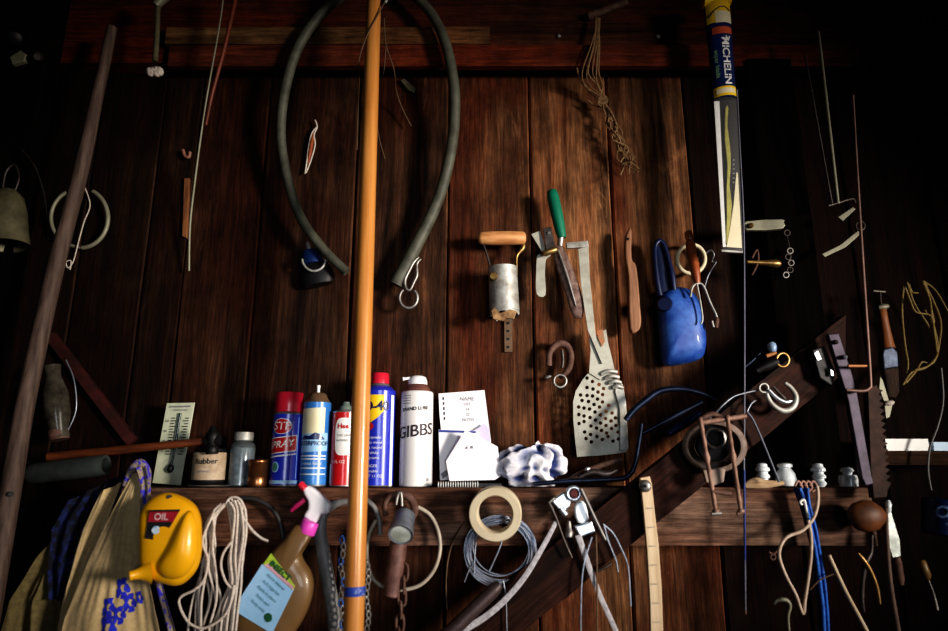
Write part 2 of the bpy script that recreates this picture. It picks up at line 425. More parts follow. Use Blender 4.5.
def beam(name, a, b, m, tint=(1, 1, 1), seg=40, rough=.002, kind='structure'):
    """long timber with uneven arrises"""
    w = MB(); (x0, y0, z0), (x1, y1, z1) = a, b
    vs = []; fs = []
    cs = [(y0, z0), (y0 - 0, (z0 + z1) / 2), (y0, z1), (y1, z1), (y1, z0)]
    for i in range(seg + 1):
        x = x0 + (x1 - x0) * i / seg
        for k, (yy, zz) in enumerate(cs):
            d = rough * noise.noise(Vector((x * 7, k * 5.1, 2))) * (1 if yy == y0 else 0)
            e = rough * noise.noise(Vector((x * 9, k * 3.3, 8)))
            vs.append((x, yy + d, zz + e))
    n = len(cs)
    for i in range(seg):
        for k in range(n):
            l = (k + 1) % n; fs.append((i * n + k, i * n + l, (i + 1) * n + l, (i + 1) * n + k))
    fs.append(tuple(range(n))); fs.append(tuple(seg * n + k for k in range(n)))
    w.add(vs, fs, m, False)
    w.attr = [('board', [(random.random(),) * 3] * len(vs)), ('tint', [tint] * len(vs))]
    return w
YF = -.14                                   # front face of the shelf beam
ZS = P(474, 487, -.085).z                   # top of the shelf beam
beam('trim_1', (P(98, 500, YF).x, YF, ZS - .104), (P(872, 500, YF).x, -.002, ZS), beam_m, (1.6, 1.5, 1.4)).build('trim_1', kind='structure')
beam('trim_2', (WL + .1, -.045, P(474, 63, -.045).z), (P(862, 60, -.05).x, -.002, P(474, 63, -.045).z + .26), girt_m, (.95, .8, .75)).build('trim_2', kind='structure')
zl = P(474, 45, -.062).z + .001
zg = P(474, 45, -.062).z
beam('trim_9', (P(168, 60, -.062).x, -.062, P(474, 66, -.062).z), (P(850, 60, -.062).x, -.0465, zg), barn_wood('ledger_wood', (.05, .014, .008), (.24, .075, .04), (.26, .06, .025), grain=(1.6, 26, 26)), (.9, .8, .75)).build('trim_9', kind='structure')
beam('trim_3', (P(165, 40, -.065).x, -.065, zl), (P(490, 40, -.065).x, -.0465, P(474, 27, -.065).z), lath_m, (2.2, 1.9, 1.6)).build('trim_3', kind='structure')
# diagonal brace over the shelf beam
w = MB()
ya, yb = -.172, -.144
U0, U1 = (380, 681), (846, 314.5)
L0, L1 = (380, 747), (846, 371)
def brace_pt(s, k, y): 
    a = P(U0[0] + (U1[0] - U0[0]) * s, U0[1] + (U1[1] - U0[1]) * s, y); b = P(L0[0] + (L1[0] - L0[0]) * s, L0[1] + (L1[1] - L0[1]) * s, y)
    return a.lerp(b, k)
vs = []; fs = []; NS = 40
for i in range(NS + 1):
    for k, y in ((0, ya), (.5, ya), (1, ya), (1, yb), (0, yb)):
        p = brace_pt(i / NS, k, ya); vs.append((p.x + .002 * noise.noise(Vector((i * .4, k * 5, 1))), y, p.z + .003 * noise.noise(Vector((i * .4, k * 5, y * 30)))))
for i in range(NS):
    for k in range(5):
        l = (k + 1) % 5; fs.append((i * 5 + k, i * 5 + l, i * 5 + 5 + l, i * 5 + 5 + k))
fs.append((0, 1, 2, 3, 4)); fs.append(tuple(NS * 5 + k for k in range(5)))
w.add(vs, fs, brace_m, False)
w.attr = [('board', [(.4,) * 3] * len(vs)), ('tint', [(.75, .65, .6)] * len(vs))]
w.build('trim_4', kind='structure')
# dark corner posts, left and right
beam('trim_5', (P(-60, 300, -.1).x, -.1, 0), (P(2, 300, -.1).x, -.047, WT), dark_m, seg=4).build('trim_5', kind='structure')
beam('trim_6', (P(772, 300, -.06).x, -.07, ZS + .003), (P(822, 300, -.07).x, -.002, P(474, 64, -.045).z - .003), dark_m, (.35, .3, .3), seg=4).build('trim_6', kind='structure')
# old red painted lath crossing the left boards
w = MB(); redlath_m = mat('dark_red_lath', (.07, .012, .01), .7, c2=(.02, .006, .005), nscale=25)
w.cut([(42, 335), (52, 332), (134, 438), (127, 446)], redlath_m, y=-.02, th=.018, bv=.001)
w.build('trim_7', kind='structure')
# side walls, floor, roof boards
for nm, x0, x1 in (('wall_left', WL - .05, WL), ('wall_right', WR, WR + .05)):
    MB().box((x0, -3.2, 0), (x1, .06, WT), dark_m).build(nm, kind='structure')
w = MB()
for i in range(22):
    x = WL + i * (WR - WL) / 22
    w.box((x + .002, -3.2, -.03), (x + (WR - WL) / 22 - .002, .06, 0), floor_m)
w.build('floor', kind='structure')
MB().box((WL, -3.2, WT), (WR, .06, WT + .04), dark_m).build('ceiling', kind='structure')
# small shelf board at the far right
w = MB(); ys0 = -.13
a = P(882, 465, ys0); b = P(990, 452, ys0)
w.box((a.x, ys0, a.z), (b.x, -.002, a.z + .026), lath_m)
w.attr = [('board', [(.2,) * 3] * 8), ('tint', [(.8, .7, .65)] * 8)]
w.build('trim_8', kind='structure')
ZR = a.z + .026

# ------------------------------------------------------------------ light
def lamp(name, typ, loc, target, energy, color, **kw):
    d = bpy.data.lights.new(name, typ); d.energy = energy; d.color = color
    for k, v in kw.items(): setattr(d, k, v)
    o = bpy.data.objects.new(name, d); COL.objects.link(o); o.location = loc
    o.rotation_euler = (Vector(target) - Vector(loc)).to_track_quat('-Z', 'Y').to_euler(); return o
lamp('doorway_light', 'SPOT', (2.75, -2.55, 1.78), (-.08, -.05, 1.74), 680, (1.0, .92, .83), spot_size=math.radians(31), spot_blend=1.0, shadow_soft_size=.34)
lamp('front_fill', 'SPOT', (.45, -2.9, 1.62), (-.10, 0, 1.68), 115, (.84, .91, 1.0), spot_size=math.radians(33), spot_blend=1.0, shadow_soft_size=.6)
wd = bpy.data.worlds.new('world'); SC.world = wd; wd.use_nodes = True
wd.node_tree.nodes['Background'].inputs['Color'].default_value = (.5, .6, .8, 1)
wd.node_tree.nodes['Background'].inputs['Strength'].default_value = .012
SC.view_settings.view_transform = 'Standard'
SC.view_settings.look = 'High Contrast'
SC.view_settings.exposure = 0.0
# ------------------------------------------------------------------ poles
A = P(374, 0, -.192); B = P(353.5, 631, -.245)
d = (B - A) / (A.z - B.z); lo = A + d * A.z; hi = A - d * .30
t = thing('broom_pole', 'long honey-coloured varnished wooden pole standing in front of the spray cans', 'pole', Vector((lo.x, lo.y, 0)))
w = MB(); L = (hi - lo)
w.rev(lo + L * .001, hi, [(0, .0130), (.002, .0174), (.5, .0172), (.93, .0155), (.99, .0150), (1, .010)], pole_m, world=True, n=32)
w.build('shaft', parent=t)
w = MB()
q0 = A.lerp(B, 613 / 631 * .985); q1 = A.lerp(B, .945)
w.rev(q0, q1, [(0, .0177), (.05, .0180), (.95, .0180), (1, .0177)], mat('blue_tape', (.03, .07, .34), .5, nscale=90, c2=(.3, .36, .5), bump=.1, lo=.4, hi=.45), world=True, n=32)
w.build('tape_band', parent=t, label='blue printed tape band')

A = [(112, 28, -.122), (97, 98, -.14), (80, 175, -.155), (60, 250, -.17), (44, 318, -.185), (25, 405, -.205), (8, 505, -.225), (-12, 620, -.25)]
pts = [P(*a) for a in A]; e = pts[-1] + (pts[-1] - pts[-2]) * ((pts[-1].z - .0) / (pts[-2].z - pts[-1].z)) * .998
t = thing('leaning_pole', 'weathered rough wooden pole leaning at the dark left side with a knot hole', 'pole', Vector((e.x, e.y, 0)))
w = MB(); w.tube(pts + [e], [.011, .0125, .0145, .0155, .0160, .0165, .017, .0175, .019], oldpole_m, world=True, n=20, sub=8)
w.build('shaft', parent=t)
w = MB(); w.rev((11, 494, -.2425), (11, 494, -.23), [(0, 2.6), (1, 2.6)], black_m, n=14); w.build('knot_hole', parent=t)

# ------------------------------------------------------------------ spray cans on the shelf
YC = -.082
def canbase(px, y=YC): return Vector((P(px, 487, y).x, y, ZS + .001))
def Z(px, py, y=YC): return P(px, py, y).z
def S(px, py, y=YC): return T_(px, py, y)
def lathe(w, c, prof, m, n=40):   # prof: (z, r)
    w.rev((c.x, c.y, 0), (c.x, c.y, 1), prof, m, world=True, n=n); return w
def wrap(c, r, zc, ang=0, e=.0004, slope=0):
    def fn(u, v):
        a = ang + u / r
        return Vector((c.x + (r + e) * math.sin(a), c.y - (r + e) * math.cos(a), zc + v + slope * u))
    return fn
def band(w, c, r, z0, z1, m, a0=-1.6, a1=1.6, e=.0002, n=24, slope=0):
    vs = []; fs = []
    for i in range(n + 1):
        a = a0 + (a1 - a0) * i / n
        for z in (z0, z1): vs.append((c.x + (r + e) * math.sin(a), c.y - (r + e) * math.cos(a), z + slope * r * a))
    for i in range(n): fs.append((2 * i, 2 * i + 2, 2 * i + 3, 2 * i + 1))
    w.add(vs, fs, m); return w
def oval(w, c, r, zc, ang, ru, rv, m, e=.0005, slope=0, n=28, sq=2.0):
    f = wrap(c, r, zc, ang, e, slope); vs = [f(0, 0)]; fs = []; 
    for k in (.2, .4, .6, .8, 1):
        for i in range(n):
            a = 2 * math.pi * i / n; ca, sa = math.cos(a), math.sin(a)
            vs.append(f(ru * k * abs(ca) ** (2 / sq) * (1 if ca > 0 else -1), rv * k * abs(sa) ** (2 / sq) * (1 if sa > 0 else -1)))
    for i in range(n):
        j = (i + 1) % n; fs.append((0, 1 + i, 1 + j))
        for k in range(4): fs.append((1 + k * n + i, 1 + n + k * n + i, 1 + n + k * n + j, 1 + k * n + j))
    w.add(vs, fs, m); return w
def poly(w, c, r, zc, ang, pts, m, e=.0005):   # convex-ish polygon patch in (u,v)
    f = wrap(c, r, zc, ang, e); cx = sum(p[0] for p in pts) / len(pts); cy = sum(p[1] for p in pts) / len(pts)
    vs = [f(cx, cy)]; fs = []; R = []
    for i, p in enumerate(pts):
        q = pts[(i + 1) % len(pts)]
        for k in range(8): R.append((p[0] + (q[0] - p[0]) * k / 8, p[1] + (q[1] - p[1]) * k / 8))
    for k in (.2, .4, .6, .8, 1): vs += [f(cx + (x - cx) * k, cy + (y - cy) * k) for x, y in R]
    n = len(R)
    for i in range(n):
        j = (i + 1) % n; fs.append((0, 1 + i, 1 + j))
        for k in range(4): fs.append((1 + k * n + i, 1 + n + k * n + i, 1 + n + k * n + j, 1 + k * n + j))
    w.add(vs, fs, m); return w

# blue can with red cap
c = canbase(284); s = S(286, 450); r = 14.6 * s
t = thing('spray_can', 'blue spray can with a tall red cap and white letters in a red oval', 'spray can', c, 'spray cans on the shelf')
w = MB(); zt = Z(286, 415)
lathe(w, c, [(c.z, r * .9), (c.z + .001, r * .98), (c.z + .004, r)], silver_m)
lathe(w, c, [(c.z + .004, r), (zt, r)], blue_m)
lathe(w, c, [(zt, r), (zt + .002, r * .99), (zt + .004, r * .93), (zt + .005, r * .9)], silver_m)
band(w, c, r, Z(286, 434), Z(286, 415.5), blue_m)
oval(w, c, r, Z(284, 427), -.15, .021, .0155, white_m, e=.0004); oval(w, c, r, Z(284, 427), -.15, .0195, .0142, redcan_m, e=.0006)
w.text('STP', white_m, wrap(c, r, Z(284, 427), -.15, .0012), size=.0225, bold=.006, shear=.1)
band(w, c, r, Z(286, 453), Z(286, 437), white_m, -1.3, .95, .0003, slope=.12)
band(w, c, r, Z(286, 452), Z(286, 438), redcan_m, -1.25, .9, .0005, slope=.12)
w.text('SPRAY', white_m, wrap(c, r, Z(284, 445), -.2, .0009, .12), size=.0185, bold=.015, shear=.2)
oval(w, c, r, Z(279, 467), -.45, .0085, .0105, paleblue_m, e=.0005); oval(w, c, r, Z(279, 467), -.45, .006, .008, mat('label_green', (.1, .35, .25), .5), e=.0007)
band(w, c, r, Z(286, 483.5), Z(286, 480), paleblue_m, -1.3, 1.3, .0004)
band(w, c, r, Z(286, 479), Z(286, 418), paleblue_m, 1.0, 1.06, .0005, n=3)
band(w, c, r, Z(286, 456.5), Z(286, 455), white_m, -1.3, .95, .0004, slope=.12)
w.build('can_body', parent=t)
w = MB(); zc_ = Z(286, 393); rc = 13.6 * S(286, 400)
lathe(w, c, [(zt + .0052, rc * 1.01), (zt + .02, rc), (zc_ - .002, rc * .985), (zc_, rc * .94), (zc_ + .0003, rc * .5)], redplastic_m)
w.build('cap', parent=t, label='red plastic cap')

# light blue can with brown dome
c = canbase(313); s = S(315, 450); r = 13.8 * s
t = thing('spray_can', 'light blue aerosol can with a dirty brown dome and bare white nozzle', 'spray can', c, 'spray cans on the shelf')
w = MB(); zt = Z(315, 403)
lathe(w, c, [(c.z, r * .9), (c.z + .001, r * .98), (c.z + .004, r)], silver_m)
lathe(w, c, [(c.z + .004, r), (zt, r)], lightblue_m)
band(w, c, r, Z(315, 434), Z(315, 409), creampaint_m, -1.15, .85, .0004, slope=.05)
band(w, c, r, Z(315, 452), Z(315, 434), paleblue_m, -1.25, 1.2, .0003, slope=.05)
poly(w, c, r, Z(315, 437), -.1, [(-.03, -.006), (-.014, .002), (-.004, .0), (.008, .008), (.02, .004), (.028, -.006)], navy_m, .0006)
w.text('WATERPROOF', navy_m, wrap(c, r, Z(315, 444), -.1, .0008), size=.0115, bold=.02, space=.9)
for py in (456, 459, 468, 474): band(w, c, r, Z(315, py + .7), Z(315, py - .5), white_m, -1.1, 1.1, .0004)
w.text('protects fabric', white_m, wrap(c, r, Z(315, 463.5), -.1, .0006), size=.008)
w.build('can_body', parent=t)
w = MB(); z2 = Z(315, 395)
lathe(w, c, [(zt, r * .96), (zt + .004, r * .86), (zt + .010, r * .72), (z2 + .001, r * .62), (z2 + .004, r * .45), (z2 + .004, r * .2)], dome_m)
w.build('dome', parent=t)
w = MB(); zn = Z(315, 387)
lathe(w, c, [(z2 + .003, .0034), (zn - .002, .0034), (zn - .0016, .0042), (zn + .003, .0040), (zn + .004, .0025)], white_m, 16)
w.build('nozzle', parent=t)

# red can mostly behind the pole
c = canbase(342.5); s = S(345, 450); r = 13.2 * s
t = thing('spray_can', 'short red can with white label panel half hidden by the varnished pole', 'spray can', c, 'spray cans on the shelf')
w = MB(); zt = Z(345, 413)
lathe(w, c, [(c.z, r * .92), (c.z + .001, r * .99), (c.z + .003, r)], silver_m)
lathe(w, c, [(c.z + .003, r), (zt, r)], redcan_m)
lathe(w, c, [(zt, r), (zt + .002, r * .98), (zt + .005, r * .7), (zt + .007, r * .5)], silver_m)
oval(w, c, r, Z(345, 437), .12, .0185, .037, white_m, sq=3.5)
w.text('Heet', redcan_m, wrap(c, r, Z(345, 427), .12, .0009), size=.013, bold=.04)
w.text('GAS LINE', ink_m, wrap(c, r, Z(345, 436), .12, .0009), size=.0065)
w.text('ANTIFREEZE', ink_m, wrap(c, r, Z(345, 441), .12, .0009), size=.0055)
w.text('12 FL OZ', white_m, wrap(c, r, Z(345, 462), -.3, .0009), size=.008)
band(w, c, r, Z(345, 484), Z(345, 464), white_m, -1.15, -.85, .0004, n=4)
w.build('can_body', parent=t)
w = MB(); lathe(w, c, [(zt + .006, r * .5), (zt + .013, r * .45), (zt + .016, r * .3), (Z(345, 402), r * .25)], mat('grey_green_valve', (.2, .25, .22), .4), 18); w.build('valve', parent=t)

# dark blue can, yellow shield
c = canbase(376.5); s = S(376, 450); r = 16.6 * s
t = thing('spray_can', 'tall dark blue spray can with small red cap and yellow shield label', 'spray can', c, 'spray cans on the shelf')
w = MB(); zt = Z(376, 393)
lathe(w, c, [(c.z, r * .9), (c.z + .001, r * .98), (c.z + .003, r)], silver_m)
lathe(w, c, [(c.z + .003, r), (zt, r), (zt + .0025, r * 1.01), (zt + .004, r * .96), (zt + .009, r * .80), (zt + .013, r * .66)], blue_m)
ag = -.42; zz = Z(376, 409)
poly(w, c, r, zz, ag, [(-.029, .026), (.029, .026), (.029, -.006), (.016, -.020), (0, -.031), (-.016, -.020), (-.029, -.006)], yellow_m, .0004)
w.text('WD-40', mat('navy_ink', (.01, .01, .10), .4), wrap(c, r, zz + .003, ag, .0014), size=.027, bold=.02, space=.9)
oval(w, c, r, Z(376, 427), ag, .009, .008, redcan_m, .0008)
for i, (py, wd_) in enumerate(((438, .020), (443, .022), (448, .020), (453, .022), (458, .015), (466, .012), (471, .02), (476, .018))):
    w.text(['stops squeaks', 'protects metal', 'loosens rusted', 'frees sticky', 'mechanisms', 'DANGER', 'Flammable', 'NET WT 11 OZ'][i], white_m, wrap(c, r, Z(376, py), ag + .1, .0006), size=.0078)
band(w, c, r, Z(376, 486), Z(376, 396), white_m, .92, 1.20, .0004, n=5)  # white strip painted as the reflection on the right edge
w.build('can_body', parent=t)
w = MB(); z0 = zt + .013; z1 = Z(376, 373.5); rc = 9.3 * S(376, 378)
lathe(w, c, [(z0 - .001, r * .64), (z0 + .001, r * .62), (z0 + .004, r * .58), (z0 + .005, r * .56)], silver_m)
w.build('collar', parent=t)
w = MB(); lathe(w, c, [(z0 + .0052, rc), (z1 - .002, rc * .96), (z1, rc * .88), (z1 + .0003, rc * .4)], redplastic_m); w.build('cap', parent=t, label='small red cap')

# white can
c = canbase(415.5); s = S(417, 450); r = 16.4 * s
t = thing('spray_can', 'white spray can lettered in black with an open white spray nozzle', 'spray can', c, 'spray cans on the shelf')
canwhite_m = mat('can_white', (.78, .76, .74), .32, nscale=12, c2=(.70, .68, .67), bump=0, coat=.3)
w = MB(); zt = Z(417, 394)
lathe(w, c, [(c.z, r * .92), (c.z + .001, r * .98), (c.z + .003, r), (zt, r), (zt + .003, r * .97), (zt + .004, r * .93)], canwhite_m)
w.text('GIBBS', mat('dark_maroon_ink', (.04, .018, .028), .5), wrap(c, r, Z(417, 432), -.02, .0011, .13), size=.0325, bold=.01, space=.98)
w.text('BRAND LUBE', ink_m, wrap(c, r, Z(417, 410), -.05, .0009, .08), size=.0095, bold=.02)
for py in (397, 399.5, 402, 404.5): band(w, c, r, Z(417, py + .35), Z(417, py - .35), greyink_m, -.95, -.3, .0005, n=6)
band(w, c, r, Z(417, 481), Z(417, 478), greyink_m, .75, .95, .0005, n=3)
w.build('can_body', parent=t)
w = MB(); z2 = Z(417, 386)
lathe(w, c, [(zt + .0035, r * .84), (zt + .008, r * .80), (z2, r * .66), (z2 + .002, r * .6)], mat('maroon_shoulder', (.20, .09, .075), .4), 32)
w.build('dome', parent=t, label='brownish can shoulder')
w = MB(); z3 = Z(417, 377.5)
lathe(w, c, [(z2 + .0022, r * .62), (z2 + .010, r * .60), (z3, r * .52), (z3 + .003, r * .34), (z3 + .0032, r * .1)], whiteplastic_m, 28)
w.rev((c.x - r * .4, c.y - .006, z3 - .002), (c.x - .030, c.y - .010, z3 - .0045), [(0, .0035), (.8, .003), (.82, .0042), (1, .0042)], whiteplastic_m, world=True, n=12)
w.build('nozzle', parent=t)

# ------------------------------------------------------------------ jars, tins, thermometer, hammer
c = canbase(207.5, -.085); r = 16.2 * S(207, 470); c.z += .004
t = thing('paint_jar', 'squat jar with tan lettered label and black lid beneath the hammer head', 'jar', c)
w = MB(); z1 = Z(207, 452.5, -.085)
lathe(w, c, [(c.z, r * .86), (c.z + .002, r * .95), (c.z + .009, r * .99)], black_m)
lathe(w, c, [(c.z + .009, r * .99), (z1 - .002, r * 1.0), (z1, r * .95)], jar_label_m)
w.text('Rubber', ink_m, wrap(c, r, Z(207, 461.5, -.085), .16, .0011, .03), size=.0145, bold=.015)
w.text('cement', greyink_m, wrap(c, r, Z(207, 471, -.085), .05, .0009), size=.008)
w.build('jar_body', parent=t)
w = MB(); lathe(w, c, [(z1, r * .9), (z1 + .001, r * .93), (z1 + .007, r * .92), (z1 + .008, r * .86)], black_m); w.build('lid', parent=t)
w = MB(); c2 = canbase(211, -.085)
lathe(w, c2, [(c2.z, .034), (c2.z + .0008, .041), (c2.z + .0028, .0435), (c2.z + .0035, .0425), (c2.z + .0025, .034)], silver_m, 44)
w.build('tin_saucer', label='thin shiny tin lid lying under the squat tan-labelled jar', cat='tin lid', loc=c2)

c = canbase(240, -.075); r = 12.2 * S(240, 460)
t = thing('glass_jar', 'small glass jar of grey hardware with tarnished metal screw lid', 'jar', c)
w = MB(); z1 = Z(240, 442, -.075)
lathe(w, c, [(c.z, r * .85), (c.z + .002, r * .97), (z1 - .012, r), (z1 - .006, r * .95), (z1 - .001, r * .76), (z1 + .002, r * .66)], glass_m); w.build('jar_body', parent=t)
w = MB(); lathe(w, c, [(c.z + .003, r * .86), (z1 - .012, r * .9), (z1 - .009, r * .5)], jar_stuff_m); w.build('contents', parent=t)
w = MB(); z2 = Z(240, 432, -.075)
lathe(w, c, [(z1 + .0022, r * .72), (z1 + .003, r * .78), (z1 + .006, r * .74), (z1 + .009, r * .78), (z2 - .001, r * .76), (z2, r * .68)], galv_m); w.build('lid', parent=t)

c = canbase(257, -.095); r = 9.6 * S(257, 470)
w = MB(); z1 = Z(257, 460, -.095)
lathe(w, c, [(c.z, r * .96), (c.z + .002, r), (c.z + .018, r), (c.z + .019, r * .97), (c.z + .0195, r), (z1 - .006, r), (z1 - .005, r * 1.04), (z1, r * 1.04), (z1 + .001, r * .98), (z1 + .0002, r * .9)], copper_m)
w.build('copper_tin', label='small round copper-coloured tin between glass jar and blue red-capped can', cat='tin', loc=c)

t = thing('thermometer', 'pale green enamel wall thermometer tilted against the wall behind the hammer handle', 'thermometer', (166, 487, -.05))
w = MB()
w.cut([(166.6, 403), (194.5, 402.5), (180.5, 485.5), (152, 483)], thermo_m, y=-.05, th=.004, bv=.001)
w.cut([(170, 406), (190.5, 405.5), (190, 407), (169.6, 407.4)], greyink_m, y=-.0526, th=.0006, bv=.0001)
w.text('FAHRENHEIT', greyink_m, (lambda u, v: P(181, 410, -.0535) + Vector((u, 0, v))), size=.0055)
for i in range(14):
    f = i / 13; y0 = 418 + f * 36
    lx = 171.5 - (y0 - 418) * .17; rx = 186.0 - (y0 - 418) * .17; ln = 5.5 if i % 2 else 3.5
    for x in (lx, rx - ln + 3): w.cut([(x, y0 - .4), (x + ln, y0 - .4), (x + ln, y0 + .5), (x, y0 + .5)], ink_m, y=-.0526, th=.0006, bv=.0001)
for i, sx in enumerate((120, 80, 40, 0)):
    w.text(str(sx), ink_m, (lambda u, v, i=i: P(167 - i * 1.7, 421 + i * 10, -.0535) + Vector((u, 0, v))), size=.006)
w.build('scale_plate', parent=t)
w = MB(); w.tube([(180.5, 413), (176, 440), (171, 466)], 1.1, mat('dark_tube', (.02, .05, .05), .2), y=-.0545, n=8); w.build('glass_tube', parent=t)
w = MB(); w.rev((171.2, 464, -.0545), (169.6, 473, -.0545), [(0, 1), (.2, 2.6), (.6, 3.2), (.9, 2), (1, .6)], black_m, n=14); w.build('bulb', parent=t)

t = thing('hammer', 'hammer with reddish wooden handle and black head lying above the jar', 'hammer', (140, 448, -.12))
w = MB(); w.tube([(48, 457, -.115), (90, 453, -.12), (150, 447, -.125), (204, 441, -.12)], [4.6, 4.4, 4.2, 3.4], stickwood_m, n=12, sub=6, flat=.7); w.build('handle', parent=t)
w = MB()
w.rev((212, 454, -.12), (213, 426, -.12), [(0, 5.5), (.05, 6.2), (.25, 6.4), (.3, 5), (.5, 6.8), (.7, 6.8), (.8, 5), (1, 2)], black_m, n=16)
w.tube([(206, 441, -.12), (220, 440, -.12)], 5.5, black_m, n=12, sub=2)
w.build('head', parent=t, label='black iron head')

# ------------------------------------------------------------------ papers, notebook, rag
w = MB(); w.cut([(438.5, 393.5), (484.5, 390), (491, 441), (489, 478), (446, 480), (442, 440), (439.5, 415)], paper_m, y=-.070, th=.0006, bv=.0001)
def ptxt(px, py, y, rot=0):
    c_, s_ = math.cos(rot), math.sin(rot)
    return lambda u, v: P(px, py, y) + Vector((u * c_ - v * s_, 0, u * s_ + v * c_))
for i, (tx, sz) in enumerate((('NAME', .011), ('LIST', .008), ('14', .008), ('22', .008), ('NOTES', .008))):
    w.text(tx, greyink_m, ptxt(467 + i * .3, 399 + i * 5.2, -.0708), size=sz)
for i in range(5): w.cut([(442.5 + i * .3, 397 + i * 5), (444 + i * .3, 397 + i * 5), (444 + i * .3, 400 + i * 5), (442.5 + i * .3, 400 + i * 5)], ink_m, y=-.0705, th=.0003, bv=.00005)
w.build('paper_card', label='upright white printed card standing against the wall, back of the papers', cat='paper', group='papers on the shelf')
w = MB(); w.cut([(438.5, 429.5), (478, 431), (484, 478), (440, 480.5)], paper_m, y=-.085, th=.004, bv=.0004)
w.cut([(439, 429.8), (476, 431.2), (476, 433.0), (439, 432)], blueink_m, y=-.0878, th=.0006, bv=.0001)
w.cut([(444, 462), (448, 463), (462, 438), (459, 435)], lav_m, y=-.0878, th=.0006, bv=.0001)
w.cut([(441, 474), (446, 470), (449, 474), (443, 479)], greyink_m, y=-.0878, th=.0006, bv=.0001)
w.build('booklet', label='white booklet with a blue rule along its top edge behind folded sheet', cat='booklet', group='papers on the shelf')
w = MB(); w.cut([(473, 431), (484, 424), (489, 428), (491, 446), (480, 448)], lav_m, y=-.078, th=.0006, bv=.0001)
w.build('lavender_note', label='small lavender note peeping out between card and folded sheet', cat='paper', group='papers on the shelf')
w = MB(); w.cut([(446, 461), (465.5, 430), (471.5, 433), (498, 446.5), (501, 476), (495, 480), (449.5, 481)], paper_m, y=-.105, th=.0008, bv=.0001, tilt=lambda x, z: -.03 * (z - ZS) * 0 - .01 * math.sin((x - P(446, 460, -.1).x) * 40))
w.cut([(470, 446), (473, 446), (473, 448.5), (470, 448.5)], greyink_m, y=-.1155, th=.0003, bv=.0001)
w.build('folded_sheet', label='blank white folded sheet leaning in front of the booklet', cat='paper', group='papers on the shelf')
t = thing('spiral_notebook', 'spiral bound notebook lying flat on the shelf under the papers', 'notebook', (458, 486, -.12))
w = MB(); a = P(437, 487, -.135); b = P(502, 487, -.135)
w.box((a.x, -.128, ZS + .001), (b.x, -.03, ZS + .0075), mat('dark_notebook', (.03, .03, .035), .5)); w.build('cover', parent=t)
w = MB()
for i in range(17):
    px = 438.5 + i * 2.45
    q = P(px, 484, -.129); w.tube([(q.x + .003 * 0, q.y + .0055 * math.cos(k), ZS + .0048 + .0050 * math.sin(k) + .0012) for k in [j * math.pi / 4 for j in range(8)]], .0010, white_m, world=True, closed=True, sub=1, n=6)
w.build('spiral_binding', parent=t)

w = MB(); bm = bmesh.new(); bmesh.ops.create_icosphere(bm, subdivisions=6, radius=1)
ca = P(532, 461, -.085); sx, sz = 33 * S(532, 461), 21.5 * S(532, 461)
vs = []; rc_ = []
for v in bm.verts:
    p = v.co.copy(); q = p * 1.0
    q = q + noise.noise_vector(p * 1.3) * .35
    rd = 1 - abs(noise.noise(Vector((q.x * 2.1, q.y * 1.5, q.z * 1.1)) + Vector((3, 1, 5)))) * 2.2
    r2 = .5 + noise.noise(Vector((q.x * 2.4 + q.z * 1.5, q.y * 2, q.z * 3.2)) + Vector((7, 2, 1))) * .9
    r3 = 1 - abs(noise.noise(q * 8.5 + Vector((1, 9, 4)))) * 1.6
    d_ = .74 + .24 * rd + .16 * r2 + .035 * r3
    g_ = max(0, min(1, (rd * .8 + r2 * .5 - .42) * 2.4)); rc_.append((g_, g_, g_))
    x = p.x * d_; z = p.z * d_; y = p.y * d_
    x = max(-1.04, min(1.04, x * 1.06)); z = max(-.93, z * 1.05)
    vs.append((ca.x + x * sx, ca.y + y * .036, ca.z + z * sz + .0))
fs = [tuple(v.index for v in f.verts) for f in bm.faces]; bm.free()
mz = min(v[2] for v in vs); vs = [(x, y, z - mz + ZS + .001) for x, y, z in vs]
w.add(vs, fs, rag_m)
w.attr = [('crease_shade', rc_)]
w.build('crumpled_rag', label='crumpled white and blue cloth rag with painted fold shade, lying on the shelf', cat='rag')
# ------------------------------------------------------------------ upper wall, left to centre
def top(w, name, label, catg, group=None): return w.build(name, label=label, cat=catg, group=group)

# bell
t = thing('bell', 'dim olive metal bell with a wire loop at the far left edge', 'bell', (6, 240, -.13))
w = MB(); w.rev((8, 190, -.13), (6, 246, -.13), [(0, 3), (.02, 8), (.15, 14), (.4, 17), (.8, 19), (1, 21), (.99, 19), (.5, 14)], olive_m, n=30, caps=False); w.build('bell_body', parent=t)
w = MB(); w.tube([(2, 193), (6, 172), (15, 165), (19, 178), (14, 193)], 1.3, iron_m, y=-.13); w.build('loop_handle', parent=t)
w = MB(); w.tube([(22, 150), (34, 165), (43, 190), (47, 215), (48, 240)], .8, iron_m, y=-.125); top(w, 'wire_strand', 'thin dark wire curving down beside the olive bell', 'wire')
# dim bracket
t = thing('pulley_block', 'small dim metal pulley block high beside the rough wooden pole', 'pulley', (26, 60, -.12))
w = MB(); w.cut([(9, 57), (20, 50), (26, 54), (24, 61), (12, 64)], palegrn_m, y=-.12, th=.012, bv=.002); w.build('strap', parent=t)
w = MB(); w.rev((37, 57, -.13), (38, 56, -.11), [(0, 3), (.2, 5), (.8, 5), (1, 3)], iron_m, n=18); w.build('wheel', parent=t)
w = MB(); w.rev((15, 38, -.128), (15.5, 38, -.11), [(0, 3), (.1, 6), (1, 6)], black_m, n=18); w.build('bolt', parent=t)
